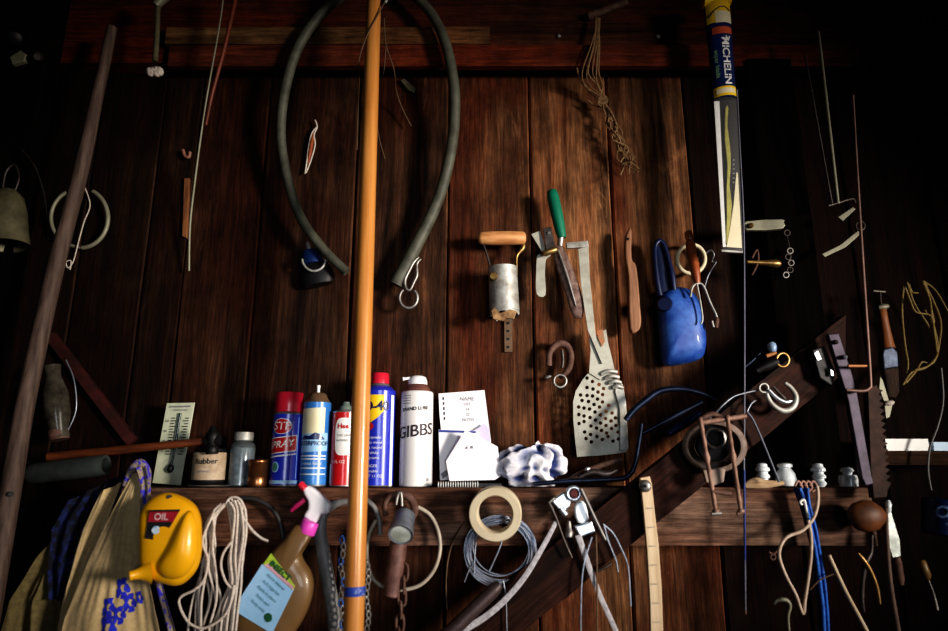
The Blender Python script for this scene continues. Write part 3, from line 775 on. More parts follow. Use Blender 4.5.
# hoop and its wire
w = MB(); w.ring(80, 218, -.02, 29, 1.9, palegrn_m, ry=29, a0=118, a1=262, n=24); w.ring(80, 218, -.02, 28, 2.2, palegrn_m, ry=30, a0=-85, a1=62, n=24); w.tube([(77, 247, -.02), (80.5, 248, -.02), (82.4, 247.9, -.02)], 1.2, galv_m, sub=3)
top(w, 'metal_hoop', 'pale worn metal hoop hanging behind the rough wooden pole', 'hoop')
w = MB(); w.tube([(85, 188), (90, 205), (84, 222), (79, 240), (76, 252), (73, 262), (68, 268), (66, 262), (71, 261), (70, 270)], .7, rope_m, y=-.028); top(w, 'string', 'thin pale string with a knotted end hanging inside the metal hoop', 'string')
# rod with rope knot
t = thing('pull_rope', 'pale stiff pull cord ending in a lumpy white knot near the top', 'rope', (153, 80, -.15))
w = MB(); w.tube([(160, -12), (158, 8), (157, 35), (155, 62)], [3, 2.6, 2.7, 3], olive_m, y=-.15, n=10)
w.tube([(156, 6), (161, 0), (168, -4)], [4, 5, 4], palegrn_m, y=-.15, n=10); w.build('cord_shaft', parent=t)
w = MB()
for i in range(12):
    a = i * 2.4; w.rev((153 + 5 * math.cos(a), 70 + 8 * math.sin(a * 1.3), -.15), (153 + 5 * math.cos(a) + 4, 70 + 8 * math.sin(a * 1.3) + 4, -.156), [(0, .8), (.3, 3.6), (.7, 3.4), (1, .8)], rope_m, n=10)
w.build('knot', parent=t)
# curved cable, red lath
w = MB(); w.tube([(224, -15, -.14), (222, 8, -.14), (217, 40, -.14), (208, 90, -.13), (201, 135, -.10), (195, 180, -.07), (190, 225, -.04), (189, 271, -.02)], [.8, .9, .9, 1, 1.1, 1.2, 1.2, 1.1], palegrn_m, y=-.022); top(w, 'pale_cable', 'long thin pale cable hanging in a gentle curve over the left boards', 'cable')
w = MB(); w.tube([(238, -15, -.15), (232, 15, -.15), (224, 50, -.145), (212, 95, -.13), (206, 125, -.11)], [2.4, 2.2, 2.0, 1.8, 1.2], mat('red_brown_rod', (.22, .05, .025), .5, c2=(.12, .03, .015)), y=-.04, n=10); top(w, 'rusty_rod', 'slim red-brown rod curving down beside the long pale cable', 'rod')
w = MB(); w.tube([(183, 150), (185, 156), (189, 157), (190, 152)], 1.6, mat('pink_hook', (.4, .2, .15), .5), y=-.012); top(w, 'wall_hook', 'tiny pinkish hook screwed into the boards left of the pale cable', 'hook')
w = MB(); w.cut([(184, 178), (189, 178), (186.5, 238), (182, 236)], mat('split_wood', (.30, .13, .05), .8, c2=(.14, .055, .02), nscale=20, stretch=(6, 6, .6)), y=-.008, th=.01, bv=.001); top(w, 'wood_sliver', 'fresh orange wood sliver beside the lower end of the pale cable', 'wood piece')
# glass thing far left
t = thing('lantern_chimney', 'dim darkened glass lantern chimney hanging beside the rough wooden pole', 'lantern glass', (60, 438, -.06))
w = MB(); w.rev((52, 366, -.07), (60, 438, -.07), [(0, 8), (.15, 7), (.4, 12), (.7, 12), (.9, 9), (1, 9)], mat('dimmed_glass', (.10, .09, .07), .2, c2=(.03, .025, .02), bump=0), n=24, caps=False); w.build('chimney', parent=t)  # glass colour darkened to stand for the dim left side
w = MB(); w.rev((58, 430, -.07), (59, 440, -.07), [(0, 9.6), (.5, 10), (1, 9)], rust_m, n=24); w.build('collar', parent=t)
w = MB(); w.tube([(66, 360), (74, 380), (76, 410), (66, 434)], .8, wire_m, y=-.07); w.build('wire_bail', parent=t)

# big hose loop
w = MB()
hp = [(347, 272, -.055), (325, 251, -.055), (302, 220, -.055), (288, 180, -.065), (281, 135, -.075), (285, 90, -.088), (298, 48, -.092), (318, 18, -.092), (345, -6, -.092), (375, -16, -.092), (405, -10, -.092), (430, 12, -.092), (446, 45, -.092), (454, 88, -.088), (454, 125, -.075), (448, 165, -.07), (436, 205, -.05), (416, 246, -.045), (396, 285, -.04)]
hp = [(a, b, min(c, -.092) if b < 78 else c) for a, b, c in hp]
w.tube(hp, [4.6, 4.8, 4.8, 4.8, 4.8, 5, 5, 5, 5, 5, 5, 5, 5.3, 5.6, 5.6, 5.7, 6, 6.6, 7.4], hose_m, n=16, sub=10)
top(w, 'garden_hose', 'thick grey-green hose bent into a tall open loop around the varnished pole', 'hose')
# wires near the pole
w = MB(); w.tube([(385, 2, -.205), (376, 18, -.212), (366, 38, -.212), (359, 60, -.20), (359, 78, -.15), (358, 110, -.05), (357, 150, -.04)], .7, rustwire_m); w.tube([(385, 3), (388, -3), (390, -12)], 1.5, galv_m, y=-.205)
top(w, 'tie_wire', 'thin wire looped once around the top of the varnished pole', 'wire')
w = MB(); w.tube([(384, 18, -.145), (386, 45, -.14), (394, 70, -.12), (396, 90, -.06), (402, 108, -.03), (411, 126, -.02)], .7, rustwire_m); w.tube([(386, 45, -.14), (384, 70, -.12), (381, 80, -.06)], .6, rustwire_m); top(w, 'loose_wire', 'fine rusty wire dangling just right of the varnished pole top', 'wire')
w = MB(); w.tube([(372, 96, -.03), (376, 120, -.03), (380, 142, -.03), (385, 159, -.03)], .6, rustwire_m); top(w, 'short_wire', 'short faint wire against the boards right of the varnished pole', 'wire')
w = MB(); w.cut([(400, 80), (404, 78), (416, 88), (414, 93), (408, 90)], olive_m, y=-.012, th=.008, bv=.002); top(w, 'metal_clip', 'small dull metal clip nailed inside the top of hose loop', 'clip')
# carved snap / fishing lure
t = thing('wire_lure', 'slim twisted wire and wood lure hanging inside the hose loop', 'lure', (309, 172, -.012))
w = MB(); w.tube([(315, 120), (317, 127), (314, 135), (315, 145), (311, 160), (306, 173)], .8, rope_m, y=-.012); w.tube([(317, 127), (312, 133), (309, 145), (307, 160), (305, 174)], .8, rope_m, y=-.012); w.build('wire_frame', parent=t)
w = MB(); w.rev((313.5, 132, -.012), (308, 164, -.012), [(0, .5), (.3, 2), (.7, 1.8), (1, .5)], redwood_m, n=10); w.build('wooden_body', parent=t)
# blue cap with ring
t = thing('blue_knob_fitting', 'dark hose fitting with a blue knob in a pale ring, below hose loop', 'fitting', (316, 272, -.03))
w = MB(); w.rev((311, 250, -.028), (313, 264, -.028), [(0, 7), (.1, 9), (.8, 10.5), (1, 10)], bluebar_m, n=22, squash=.7); w.build('knob', parent=t)
w = MB(); w.ring(314, 258, -.042, 12.0, 1.3, galv_m, ry=13, a0=185, a1=352, n=20); w.build('wire_ring', parent=t)
w = MB(); w.rev((307.5, 242, -.035), (309, 249, -.035), [(0, 1), (.4, 2.4), (1, 2)], galv_m, n=12); w.build('pin', parent=t)
w = MB(); w.rev((315, 264, -.02), (319, 285, -.02), [(0, 12), (.3, 16), (.8, 17), (1, 14)], black_m, n=22, squash=.5); w.build('dark_body', parent=t)
# snap hook with ring
t = thing('snap_hook', 'worn steel snap hook with open ring at lower right end of hose', 'hook', (408, 306, -.03))
w = MB(); w.tube([(419, 257), (414, 262), (409, 271), (405, 280), (406, 288), (410, 290), (414, 282), (417, 275), (417, 264), (421, 259)], [1, 1.5, 1.8, 1.8, 1.6, 1.3, 1.6, 1.6, 1.3, 1], steel_m, y=-.05); w.build('hook_body', parent=t)
w = MB(); w.ring(408.5, 298, -.045, 9, 1.6, steel_m, ry=10, a0=45, a1=-235, n=26); w.build('ring', parent=t)

# nails in the beams
def nail(px, py, y, label, r=1.8):
    w = MB(); w.rev((px, py, y - .004), (px, py, y + .01), [(0, r * .7), (.15, r), (.3, r), (.31, r * .4), (1, r * .3)], galv_m, n=12); top(w, 'nail', label, 'nail', 'nail heads in the top beam')
nail(559, 36, -.046, 'shiny nail head in the top beam left of the hanging twine'); nail(658, 37, -.046, 'bright nail head in the top beam right of the hanging twine', 2.4)
# rusty pipe stub on top beam and twine bundle
w = MB(); w.rev((587, 17, -.056), (627, 2, -.056), [(0, 3.6), (.02, 4.2), (.1, 4.2), (.12, 3.6), (.9, 3.6), (1, 3)], rust_m, n=16); top(w, 'rusty_pipe', 'short rusty pipe stub fixed on the top beam above the twine', 'pipe')
random.seed(3)
t = thing('twine_bundle', 'tangled bundle of old brown twine hanging from the top beam', 'twine', (610, 180, -.03))
w = MB()
for k in range(6):
    sx = random.uniform(-5, 5)
    pts = [(598 + random.uniform(-2, 2), 18, -.070), (596 + sx, 45, -.078), (592 + sx * 2.0, 72, -.075), (596 + sx * 1.4 + random.uniform(-7, 7), 86, -.05), (603 + random.uniform(-3, 3), 98, -.04), (604 + random.uniform(-6, 6), 112, -.035)]
    w.tube(pts, random.uniform(.5, .9), twine_m, sub=6, n=6)
w.tube([(577, 68, -.072), (580, 80, -.06), (588, 90, -.035), (598, 99, -.035), (606, 101, -.04)], .8, twine_m, n=6); w.tube([(588, 100), (592, 104), (600, 107), (606, 104)], .9, twine_m, n=6)
w.build('hanging_strands', parent=t)
w = MB()
for k in range(4): w.ring(603 + random.uniform(-1.5, 1.5), 101 + random.uniform(-2, 2), -.04, random.uniform(3, 5), .9, twine_m, n=14, nn=6)
w.build('knot', parent=t)
w = MB()
for k in range(13):
    pts = [(604 + random.uniform(-2, 2), 104)]
    for q in range(1, 7):
        f = q / 6; pts.append((604 + 27 * f + random.uniform(-9, 8) * (.5 + f * .7), 104 + 68 * f * random.uniform(.85, 1.06), -.03 - random.uniform(0, .03)))
    w.tube(pts, random.uniform(.4, .8), twine_m, y=-.04, sub=6, n=6)
w.build('frayed_tail', parent=t)

# ------------------------------------------------------------------ tools on the bright boards
t = thing('bulb_planter', 'galvanised cylinder bulb planter with a tan wooden cross handle', 'bulb planter', (505, 318, -.05))
w = MB(); w.rev((478, 238.5, -.055), (526, 238, -.055), [(0, 3), (.02, 5.4), (.08, 6.6), (.3, 7.2), (.7, 7.2), (.93, 6.6), (.98, 5.2), (1, 3)], tan_m, n=24); w.build('handle', parent=t, label='tan turned wooden handle')
w = MB(); w.tube([(482, 241), (486, 252), (490, 266), (491, 274)], 1.1, iron_m, y=-.053); w.build('arm', parent=t)
w = MB(); w.tube([(523, 241), (523, 248), (517, 256), (516.5, 268), (516.5, 275)], [1.6, 2.2, 1.4, 1.4, 1.4], brass_m, y=-.053); w.build('arm', parent=t)
w = MB(); w.rev((502.5, 268, -.055), (504.5, 312, -.055), [(0, 14.8), (.01, 15.2), (.05, 14.6), (.5, 14.8), (.93, 15), (1, 15)], galv_m, n=36, caps=False)
# ragged lower lip
vs = []; fs = []; nn_ = 40; c0 = P(504.5, 312, -.055); rr = 15 * S(504, 312, -.055)
for i in range(nn_ + 1):
    a = 2 * math.pi * i / nn_; x = c0.x + rr * math.cos(a); y = c0.y + rr * math.sin(a)
    vs += [(x, y, c0.z), (x, y, c0.z - .004 - .016 * abs(noise.noise(Vector((math.cos(a) * 3, math.sin(a) * 3, 1)))))]
for i in range(nn_): fs.append((2 * i, 2 * i + 2, 2 * i + 3, 2 * i + 1))
w.add(vs, fs, galv_m); w.build('tube', parent=t, label='dented galvanised steel tube')
w = MB(); w.rev((493, 276, -.098), (493.5, 276, -.085), [(0, 3), (.2, 4), (1, 4.2)], brass_m, n=14); w.build('rivet', parent=t)
w = MB(); w.cut([(491, 311), (494, 307), (500, 313), (510, 309), (517, 311), (514, 319), (506, 318), (503, 321), (493, 319)], mat('rust_flakes', (.42, .27, .14), .9, c2=(.15, .08, .04), nscale=60, bump=.8), y=-.09, th=.006, bv=.0015); w.build('earth_clump', parent=t)
w = MB(); w.cut([(504, 316), (512, 316), (512.5, 352), (504.5, 352)], mat('brown_strap', (.20, .12, .07), .6, .2, nscale=40), y=-.008, th=.002, bv=.0004)
for i in range(4): w.rev((508.2, 323 + 8 * i, -.0100), (508.2, 323 + 8 * i, -.0088), [(0, 1.3), (1, 1.3)], black_m, n=10)
w.m = w.m; w.build('perforated_strap', label='brown perforated metal strap nailed below the bulb planter', cat='strap')

t = thing('garden_trowel', 'narrow rusty-bladed hand trowel with a dark green handle', 'trowel', (565, 300, -.05))
w = MB(); w.rev((551.5, 190, -.05), (562, 238, -.05), [(0, 3), (.03, 5), (.15, 6), (.5, 6), (.85, 5.2), (1, 4.2)], green_m, n=24); w.build('handle', parent=t, label='green painted handle')
w = MB(); w.tube([(561, 236, -.05), (560, 246, -.045)], [3.2, 3], steel_m, n=12, sub=3); w.build('ferrule', parent=t)
w = MB(); w.tube([(557, 246), (561, 258), (567, 275), (573, 292), (577, 308), (579, 318)], [4.5, 7.2, 7.8, 7.8, 7.2, 3.6], mat('rusty_blade', (.27, .19, .16), .7, .3, c2=(.10, .055, .045), nscale=70, bump=.5), y=-.045, flat=.4, n=14); w.tube([(558, 250, -.053), (566, 272, -.055), (576, 306, -.053)], [1, 1.6, .8], steel_m); w.build('blade', parent=t, label='rusty narrow scoop blade')
t = thing('hand_hoe', 'small steel hand hoe head with flared plates left of the green-handled trowel', 'hoe', (543, 292, -.04))
w = MB(); w.cut([(531, 234), (540, 230.5), (546.5, 250), (543, 253.5)], alu_m, y=-.05, th=.003, bv=.0008); w.build('plate', parent=t)
w = MB(); w.cut([(543, 228), (551, 226.5), (555.5, 246), (552, 252), (546.5, 252)], iron_m, y=-.060, th=.003, bv=.0008); w.rev((549, 233, -.064), (549, 233, -.058), [(0, 1.5), (1, 2)], steel_m, n=10); w.build('plate', parent=t)
w = MB(); w.rev((543, 254, -.06), (557, 249, -.062), [(0, 2), (.1, 3.2), (.9, 3.2), (1, 2)], brass_m, n=14); w.build('socket', parent=t)
w = MB(); w.cut([(537, 256), (541, 254), (551, 252), (550, 256), (546, 260), (545, 275), (545.5, 295), (536.5, 294), (536, 272)], alu_m, y=-.045, th=.003, bv=.0008, smooth=3); w.build('curved_blade', parent=t)

t = thing('perforated_spatula', 'flat grater-like perforated metal paddle with a long bent metal handle', 'grater', (600, 455, -.03))
w = MB()
outl = [(590, 371), (583, 379), (575.6, 391), (573, 402), (573.2, 420), (575, 440), (577, 457), (600, 455.5), (625.6, 452.7), (628.6, 447), (627, 420), (624, 391), (620, 383), (613, 375), (603, 370)]
holes = []
rows = [(378, [587.5]), (383, [593, 600]), (388, [586.5, 594]), (389.5, [602]), (395, [579.5, 588, 595, 602.5])]
pts_ = [(587, 378), (592.5, 381.5), (599, 384.5), (603.5, 388.5), (587, 387.5), (593, 389), (598, 392), (602.5, 394.5), (580.5, 395), (587, 395.5), (592.5, 396), (597.5, 399), (602.5, 402), (608.5, 405.5), (582, 400.5), (588.5, 401.5), (594, 404.5), (599.5, 407), (606, 411.5), (578.6, 407), (584, 408), (589.5, 409), (595, 412), (600.5, 415), (605.5, 418.5), (612, 413), (578.8, 414.5), (584, 416), (590, 417.5), (595.5, 420), (600.5, 423), (606, 425.5), (611, 421), (615.5, 418), (579, 423.5), (584, 421.5), (591, 426), (596.5, 428), (601.5, 430.5), (606.5, 433), (611.5, 428.5), (616, 425.5), (584.5, 432), (590.5, 434.5), (597, 436.5), (602.5, 439.5), (608, 436.5), (613, 441), (618, 432), (586, 438.5), (591.5, 442), (618.5, 439)]
for hx, hy in pts_: holes.append([(hx + 1.8 * math.cos(a * math.pi / 5), hy + 1.8 * math.sin(a * math.pi / 5)) for a in range(10)])
w.cut([outl] + holes, alu_m, y=-.045, th=.0022, bv=.0003); w.build('paddle', parent=t, label='perforated aluminium paddle')
w = MB(); w.cut([(616, 378), (623, 384), (626, 400), (628.8, 447), (625, 451), (620, 450), (619.5, 410), (615, 392)], galv_m, y=-.050, th=.005, bv=.0015); w.build('rim_fold', parent=t)
for i in range(4):
    w = MB(); w.tube([(601 + i * 4, 374 + i * 4.6, -.05), (609 + i * 3, 371 + i * 5, -.054), (617 + i * 2, 372 + i * 5.3, -.05)], 2.0, galv_m, n=10, flat=.8); w.build('ridge', parent=t)
w = MB(); w.cut([(589, 373), (590.5, 350), (589, 338), (595, 336), (606, 329), (608, 342), (612, 358), (616, 376), (600, 380)], alu_m, y=-.048, th=.002, bv=.0004)
w.cut([(578, 249), (588.5, 246), (589.8, 277), (596, 338), (606, 362), (602, 364), (587.6, 330), (581, 286.5)], alu_m, y=-.054, th=.003, bv=.0008); w.build('handle', parent=t)
w = MB(); w.cut([(566, 242.5), (588, 240.5), (589, 247), (567, 248)], galv_m, y=-.055, th=.010, bv=.001); w.build('bent_tip', parent=t)
w = MB(); w.cut([(597, 331), (603, 329), (605, 341), (602, 347), (598, 338)], mat('orange_rust', (.45, .14, .05), .8, c2=(.3, .2, .12), nscale=40), y=-.0515, th=.0008, bv=.0002); w.build('rust_patch', parent=t)

w = MB(); w.cut([(625.6, 239), (629, 228.5), (632, 231), (632, 258), (637, 267.5), (641, 311), (641.4, 323.6), (638, 331), (630, 328), (628.4, 277), (625.6, 258)], knifewood_m, y=-.05, th=.018, bv=.004, smooth=3)
w.rev((627.8, 239, -.061), (627.8, 239, -.057), [(0, 1.4), (1, 1.4)], black_m, n=12)
w.build('wooden_paddle', label='flat curved brown wooden handle hung by a hole', cat='wooden handle')

t = thing('shackle', 'small rusty shackle with a loose ring left of the perforated paddle', 'shackle', (558, 390, -.03))
w = MB(); w.tube([(549, 366), (550, 352), (558, 344), (567, 346), (571, 357), (568, 370), (560, 378)], [3, 3.2, 3.6, 3.6, 3.4, 3.2, 2], rust_m, y=-.035, n=12); w.tube([(562, 350), (563, 360), (562, 368)], 1.6, iron_m, y=-.045); w.build('bow', parent=t)
w = MB(); w.ring(560, 381, -.045, 6.2, 1.4, steel_m); w.build('ring', parent=t)
w = MB(); w.rev((545, 378, -.04), (551, 376, -.04), [(0, 1), (.3, 2.2), (1, 1.5)], steel_m, n=12); w.build('pin', parent=t)

# scoop
t = thing('feed_scoop', 'bright blue enamel feed scoop hanging by its dark blue handle', 'scoop', (682, 365, -.06))
w = MB(); w.pillow([(657.5, 314), (659, 299), (666, 291), (678, 288), (690, 292), (698, 304), (702, 322), (704.5, 340), (703.5, 352), (700, 359), (688, 363), (672, 366), (664, 365), (661, 358), (659, 335)], (681, 326), scoop_m, y=-.034, d=.038, back=.004, pw=2.8); w.build('bowl', parent=t, label='weathered blue enamel scoop bowl')
w = MB(); w.tube([(660, 296, -.048), (657, 280, -.05), (655, 260, -.05), (655, 247, -.048), (659, 241, -.048), (664, 245, -.048), (669, 262, -.05), (672, 276, -.052), (674, 292, -.05)], [3.4, 3.2, 2.6, 2.6, 2.6, 2.6, 2.6, 3.2, 3.4], scoopdark_m, n=12); w.tube([(659, 246, -.044), (663, 265, -.044), (667, 292, -.044)], [3, 6, 7], scoopdark_m, flat=.2); w.build('handle', parent=t, label='dark blue looped handle')
w = MB(); q = P(664, 305, -.06); w.rev((664.5, 304, -.083), (664.5, 304, -.05), [(0, 6), (.1, 7.4), (1, 8)], scoopdark_m, n=22); w.build('rivet_plate', parent=t)

# wooden-handled wire tool + ring
t = thing('wire_whisk', 'wire masher with a turned orange-brown wooden handle beside the blue scoop', 'masher', (697, 330, -.05))
w = MB(); w.rev((688, 231, -.062), (697.5, 284, -.075), [(0, 2), (.03, 3.6), (.12, 4), (.18, 3), (.22, 4.6), (.4, 5.2), (.5, 4.2), (.53, 5.2), (.6, 4.6), (.63, 5.2), (.7, 4.6), (.73, 5), (.8, 4.4), (.92, 3.8), (1, 2.6)], redwood_m, n=24); w.build('handle', parent=t, label='turned wooden handle')
w = MB(); w.tube([(690.5, 297), (692.5, 287), (698, 283.5), (703.5, 286), (710, 302), (717, 318), (714, 327), (712, 321)], 1.15, galv_m, y=-.078); w.tube([(697, 284), (700, 300), (702.5, 318), (701, 324)], 1, galv_m, y=-.080); w.build('wire_loop', parent=t)
w = MB(); w.rev((717, 317, -.078), (716, 328, -.078), [(0, 1), (.3, 2.6), (1, 2)], rust_m, n=12); w.build('tip', parent=t)
w = MB(); w.ring(691, 259, -.03, 14, 2.1, creampaint_m, ry=14.5); top(w, 'cream_ring', 'cream coloured ring hanging behind the turned wooden handle', 'ring')
w = MB(); w.tube([(705, 254, -.03), (711, 250, -.035), (714, 255, -.035), (712, 262, -.03), (716, 262, -.04), (708, 276, -.03), (704, 290, -.03)], .7, wire_m); top(w, 'wire_strand', 'thin bent wire between the turned wooden handle and wiper package', 'wire')

# wiper blade package
t = thing('wiper_package', 'tall wiper blade package with navy printed sleeve and yellow top', 'wiper package', (734, 252, -.06))
def pk(L, R, y0, bul, n=10):   # bulged sleeve between left/right edges
    def fn(u, v):
        a = [L[0][k] + (L[1][k] - L[0][k]) * v for k in (0, 1)]; b = [R[0][k] + (R[1][k] - R[0][k]) * v for k in (0, 1)]
        p = P(a[0] + (b[0] - a[0]) * u, a[1] + (b[1] - a[1]) * u, y0)
        return (p.x, y0 - bul * math.sin(math.pi * u) ** .6, p.z)
    return fn
YP = -.135
w = MB(); w.sheet(pk([(703.5, 3), (713.5, 101)], [(729.5, 1), (736.5, 99)], YP, .014), 16, 10, navy_m, th=.001)
def pt(u, v, e=.0006):
    f = pk([(703.5, 3), (713.5, 101)], [(729.5, 1), (736.5, 99)], YP, .014)(max(0, min(1, u)), v); return Vector((f[0], f[1] - e, f[2]))
def pgrid(u0, u1, v0, v1, m, e, nu=10):
    w.sheet(lambda u, v: pt(u0 + (u1 - u0) * u, v0 + (v1 - v0) * v, e), nu, 2, m, closed_back=False)
pgrid(.02, .98, 0, .24, yellow_m, .0005); pgrid(.30, .98, .13, .25, creampaint_m, .0007)
pgrid(.15, .95, .29, .36, mat('orange_red_print', (.6, .12, .05), .5), .0006); pgrid(.01, .99, .89, .985, yellow_m, .0006); pgrid(.1, .9, .91, .96, creampaint_m, .0009)
w.tube([tuple(pt(u, .20 - .11 * math.sin(u * 2.6) * 1, .0012)) for u in [i / 12 for i in range(1, 12)]], .0011, navy_m, world=True, n=6, sub=2)
# lettering reads down the sleeve
w.text('MICHELIN', white_m, lambda u, v: pt(.60 + v / .05, .635 + u / .20, .0010), size=.0215, bold=.025)
w.text('wiper blade', mat('green_print', (.35, .6, .3), .5), lambda u, v: pt(.22 + v / .05, .66 + u / .20, .0010), size=.012)
w.text('>', white_m, lambda u, v: pt(.72 + v / .05, .41 + u / .20, .0010), size=.02, bold=.03)
w.build('printed_sleeve', parent=t)
w = MB(); w.rev((702, 2, YP), (730, 0, YP), [(0, 4), (.02, 6.5), (.98, 6.5), (1, 4)], yellow_m, n=16); w.build('yellow_top', parent=t)
w = MB(); w.cut([(713.5, 101), (736.5, 99), (743, 250.5), (722.5, 249.5)], black_m, y=YP + .004, th=.002, bv=.0004); w.build('backing_card', parent=t)
w = MB(); w.cut([(714, 101), (719.5, 101), (726.2, 247), (722.8, 247)], white_m, y=YP - .001, th=.003, bv=.0005); w.build('white_edge', parent=t)
w = MB(); w.cut([(736.4, 172), (738, 173), (742, 248), (726.5, 247), (730, 228), (733.5, 205)], creampaint_m, y=YP - .001, th=.003, bv=.0005); w.build('white_tab', parent=t)
w = MB(); w.cut([(725.5, 108), (728.5, 108), (727.5, 125), (730, 145), (731, 165), (729.5, 185), (732, 205), (729, 232), (726, 244), (727, 215), (726.5, 190), (727.5, 165), (725, 140)], mat('yellow_green_strip', (.50, .46, .10), .5), y=YP - .002, th=.003, bv=.0006, smooth=2)
w.build('wiper_blade', parent=t)
w = MB()
for i in range(6): w.rev((733.6, 160 + i * 4.5, YP - .004), (733.6, 160 + i * 4.5, YP), [(0, .8), (1, 1)], galv_m, n=8)
w.build('punched_dots', parent=t)
w = MB(); w.sheet(pk([(713.2, 100), (722, 251)], [(737, 99), (743.5, 252)], YP - .004, .010), 12, 8, clear_m, th=.0004); w.build('clear_sleeve', parent=t)
w = MB(); w.cut([(721.5, 249.3), (743, 250.8), (743, 253), (721.5, 251.6)], galv_m, y=YP - .002, th=.01, bv=.0008); w.build('bottom_clip', parent=t)

# ------------------------------------------------------------------ dim upper right
w = MB(); w.tube([(737, 90, -.19), (740, 150, -.19), (743.5, 220, -.19), (744.5, 300, -.19), (744.5, 400, -.19), (744, 480, -.19), (745, 560, -.185), (745.5, 612, -.185)], .85, mat('grey_blue_string', (.20, .20, .26), .5), n=8); w.tube([(744.3, 470, -.1905), (744.6, 520, -.19), (745, 560, -.1855)], 1.15, mat('blue_string', (.02, .05, .25), .5), n=8); w.rev((745.5, 610, -.185), (745.5, 614, -.185), [(0, 1.3), (1, 1.3)], rust_m, n=8)
w.build('hanging_string', label='long taut string hanging straight down beside the wiper package', cat='string')
t = thing('wall_bracket', 'small pale metal bracket right of the wiper package foot', 'bracket', (763, 230, -.08))
w = MB(); w.cut([(746, 221), (782, 219), (784, 222), (783, 228.5), (747, 230)], palegrn_m, y=-.10, th=.012, bv=.002, smooth=2); w.build('plate', parent=t)
w = MB(); w.rev((751, 225.5, -.110), (751, 225.5, -.10), [(0, 1.5), (.3, 2.6), (1, 2.6)], brass_m, n=12); w.build('screw', parent=t)
t = thing('brass_tap', 'small dim brass tap under the pale metal bracket', 'tap', (765, 272, -.08))
w = MB(); w.rev((747, 262, -.10), (780, 264, -.10), [(0, 2), (.3, 2.2), (.5, 3), (.75, 4), (.9, 4.5), (1, 3)], brass_m, n=16); w.build('spout', parent=t)
w = MB(); w.tube([(752, 258), (757, 250), (758, 262), (752, 275)], 1.2, rust_m, y=-.10); w.build('lever', parent=t)
t = thing('small_chain', 'short dark chain of round links near the brass tap', 'chain', (789, 278, -.08))
w = MB()
for i, (x, y_) in enumerate(((787, 233), (790, 251), (788, 257), (791, 263), (790, 270), (786, 275))): w.ring(x, y_, -.09, 2.8, .8, steel_m if i % 2 else iron_m, n=12, nn=6)
w.tube([(787, 236), (790, 251), (790, 270)], .5, iron_m, y=-.09); w.build('links', parent=t)
# thin rods with brackets
t = thing('antenna_rods', 'pair of thin greenish-white rods standing in a small bracket', 'rods', (835, 215, -.1))
for p0, p1, r in (((818.5, 32), (838, 204), 1.7), ((805, 55), (832, 204), 1.1)):
    w = MB(); w.tube([(*p0, -.14), ((p0[0] + p1[0]) / 2, (p0[1] + p1[1]) / 2, -.135), (*p1, -.12)], [r * .8, r, r], palegrn_m if r > 1.5 else iron_m, n=10); w.build('rod', parent=t)
w = MB(); w.tube([(828, 206), (838, 203), (852, 199), (855, 203)], 1.4, iron_m, y=-.12); w.cut([(838, 217), (853, 207), (856, 209), (843, 221)], palegrn_m, y=-.125, th=.006, bv=.001); w.build('bracket', parent=t)
t = thing('strap_hinge', 'slanting pale strap hinge below the pair of thin rods', 'hinge', (840, 250, -.1))
w = MB(); w.cut([(822, 254), (840, 245), (860, 229), (863, 232), (846, 247), (825, 257)], palegrn_m, y=-.12, th=.005, bv=.001); w.build('strap', parent=t)
w = MB(); w.ring(860, 226, -.12, 4.5, 1.3, iron_m, n=16); w.build('eye', parent=t)
t = thing('long_iron_hook', 'very long slim reddish iron rod with a square hooked bottom', 'iron rod', (866, 390, -.12))
w = MB(); w.tube([(853, 95), (856, 150), (860, 220), (865, 300), (870, 378), (869, 388), (862, 391), (846, 390)], [1, 1.2, 1.5, 1.7, 1.9, 1.9, 1.8, 1.6], mat('reddish_iron', (.20, .12, .10), .5, .4, nscale=40), y=-.228, n=10); w.build('rod', parent=t)
w = MB(); w.tube([(848, 366), (867, 366)], 1.6, mat('orange_iron', (.42, .18, .08), .5, .3), y=-.226, n=8, sub=3); w.build('crossbar', parent=t)

# paint brush
t = thing('paint_brush', 'old paint brush with orange-brown handle hanging bristles down at right', 'paint brush', (890, 395, -.06))
w = MB(); w.rev((882, 306, -.08), (889, 348, -.08), [(0, 2), (.03, 3.8), (.3, 4), (.6, 4.6), (.9, 5.6), (1, 6.5)], mat('brush_handle', (.36, .14, .045), .45, c2=(.24, .08, .025), nscale=20), n=20, squash=.6); w.build('handle', parent=t)
w = MB(); w.cut([(884, 349), (893, 346.5), (898, 352), (899, 367), (884, 369), (882.5, 354)], mat('blue_grey_ferrule', (.12, .15, .21), .5, .5, c2=(.05, .06, .09), nscale=45), y=-.08, th=.016, bv=.003); w.build('ferrule', parent=t)
w = MB(); w.cut([(884, 369), (899, 367), (900, 392), (896, 398), (888, 397)], mat('dark_bristle', (.10, .06, .04), .9, c2=(.03, .02, .015), nscale=60, stretch=(8, 8, .5)), y=-.08, th=.013, bv=.003); w.build('bristles', parent=t)
w = MB(); w.rev((878, 308, -.08), (888, 306, -.08), [(0, 2), (.5, 3.6), (1, 2)], palegrn_m, n=12); w.tube([(873, 291), (885, 292)], 1.2, palegrn_m, y=-.07, sub=3); w.tube([(880, 292), (881, 306)], 1, iron_m, y=-.075, sub=3); w.build('hanging_hook', parent=t)

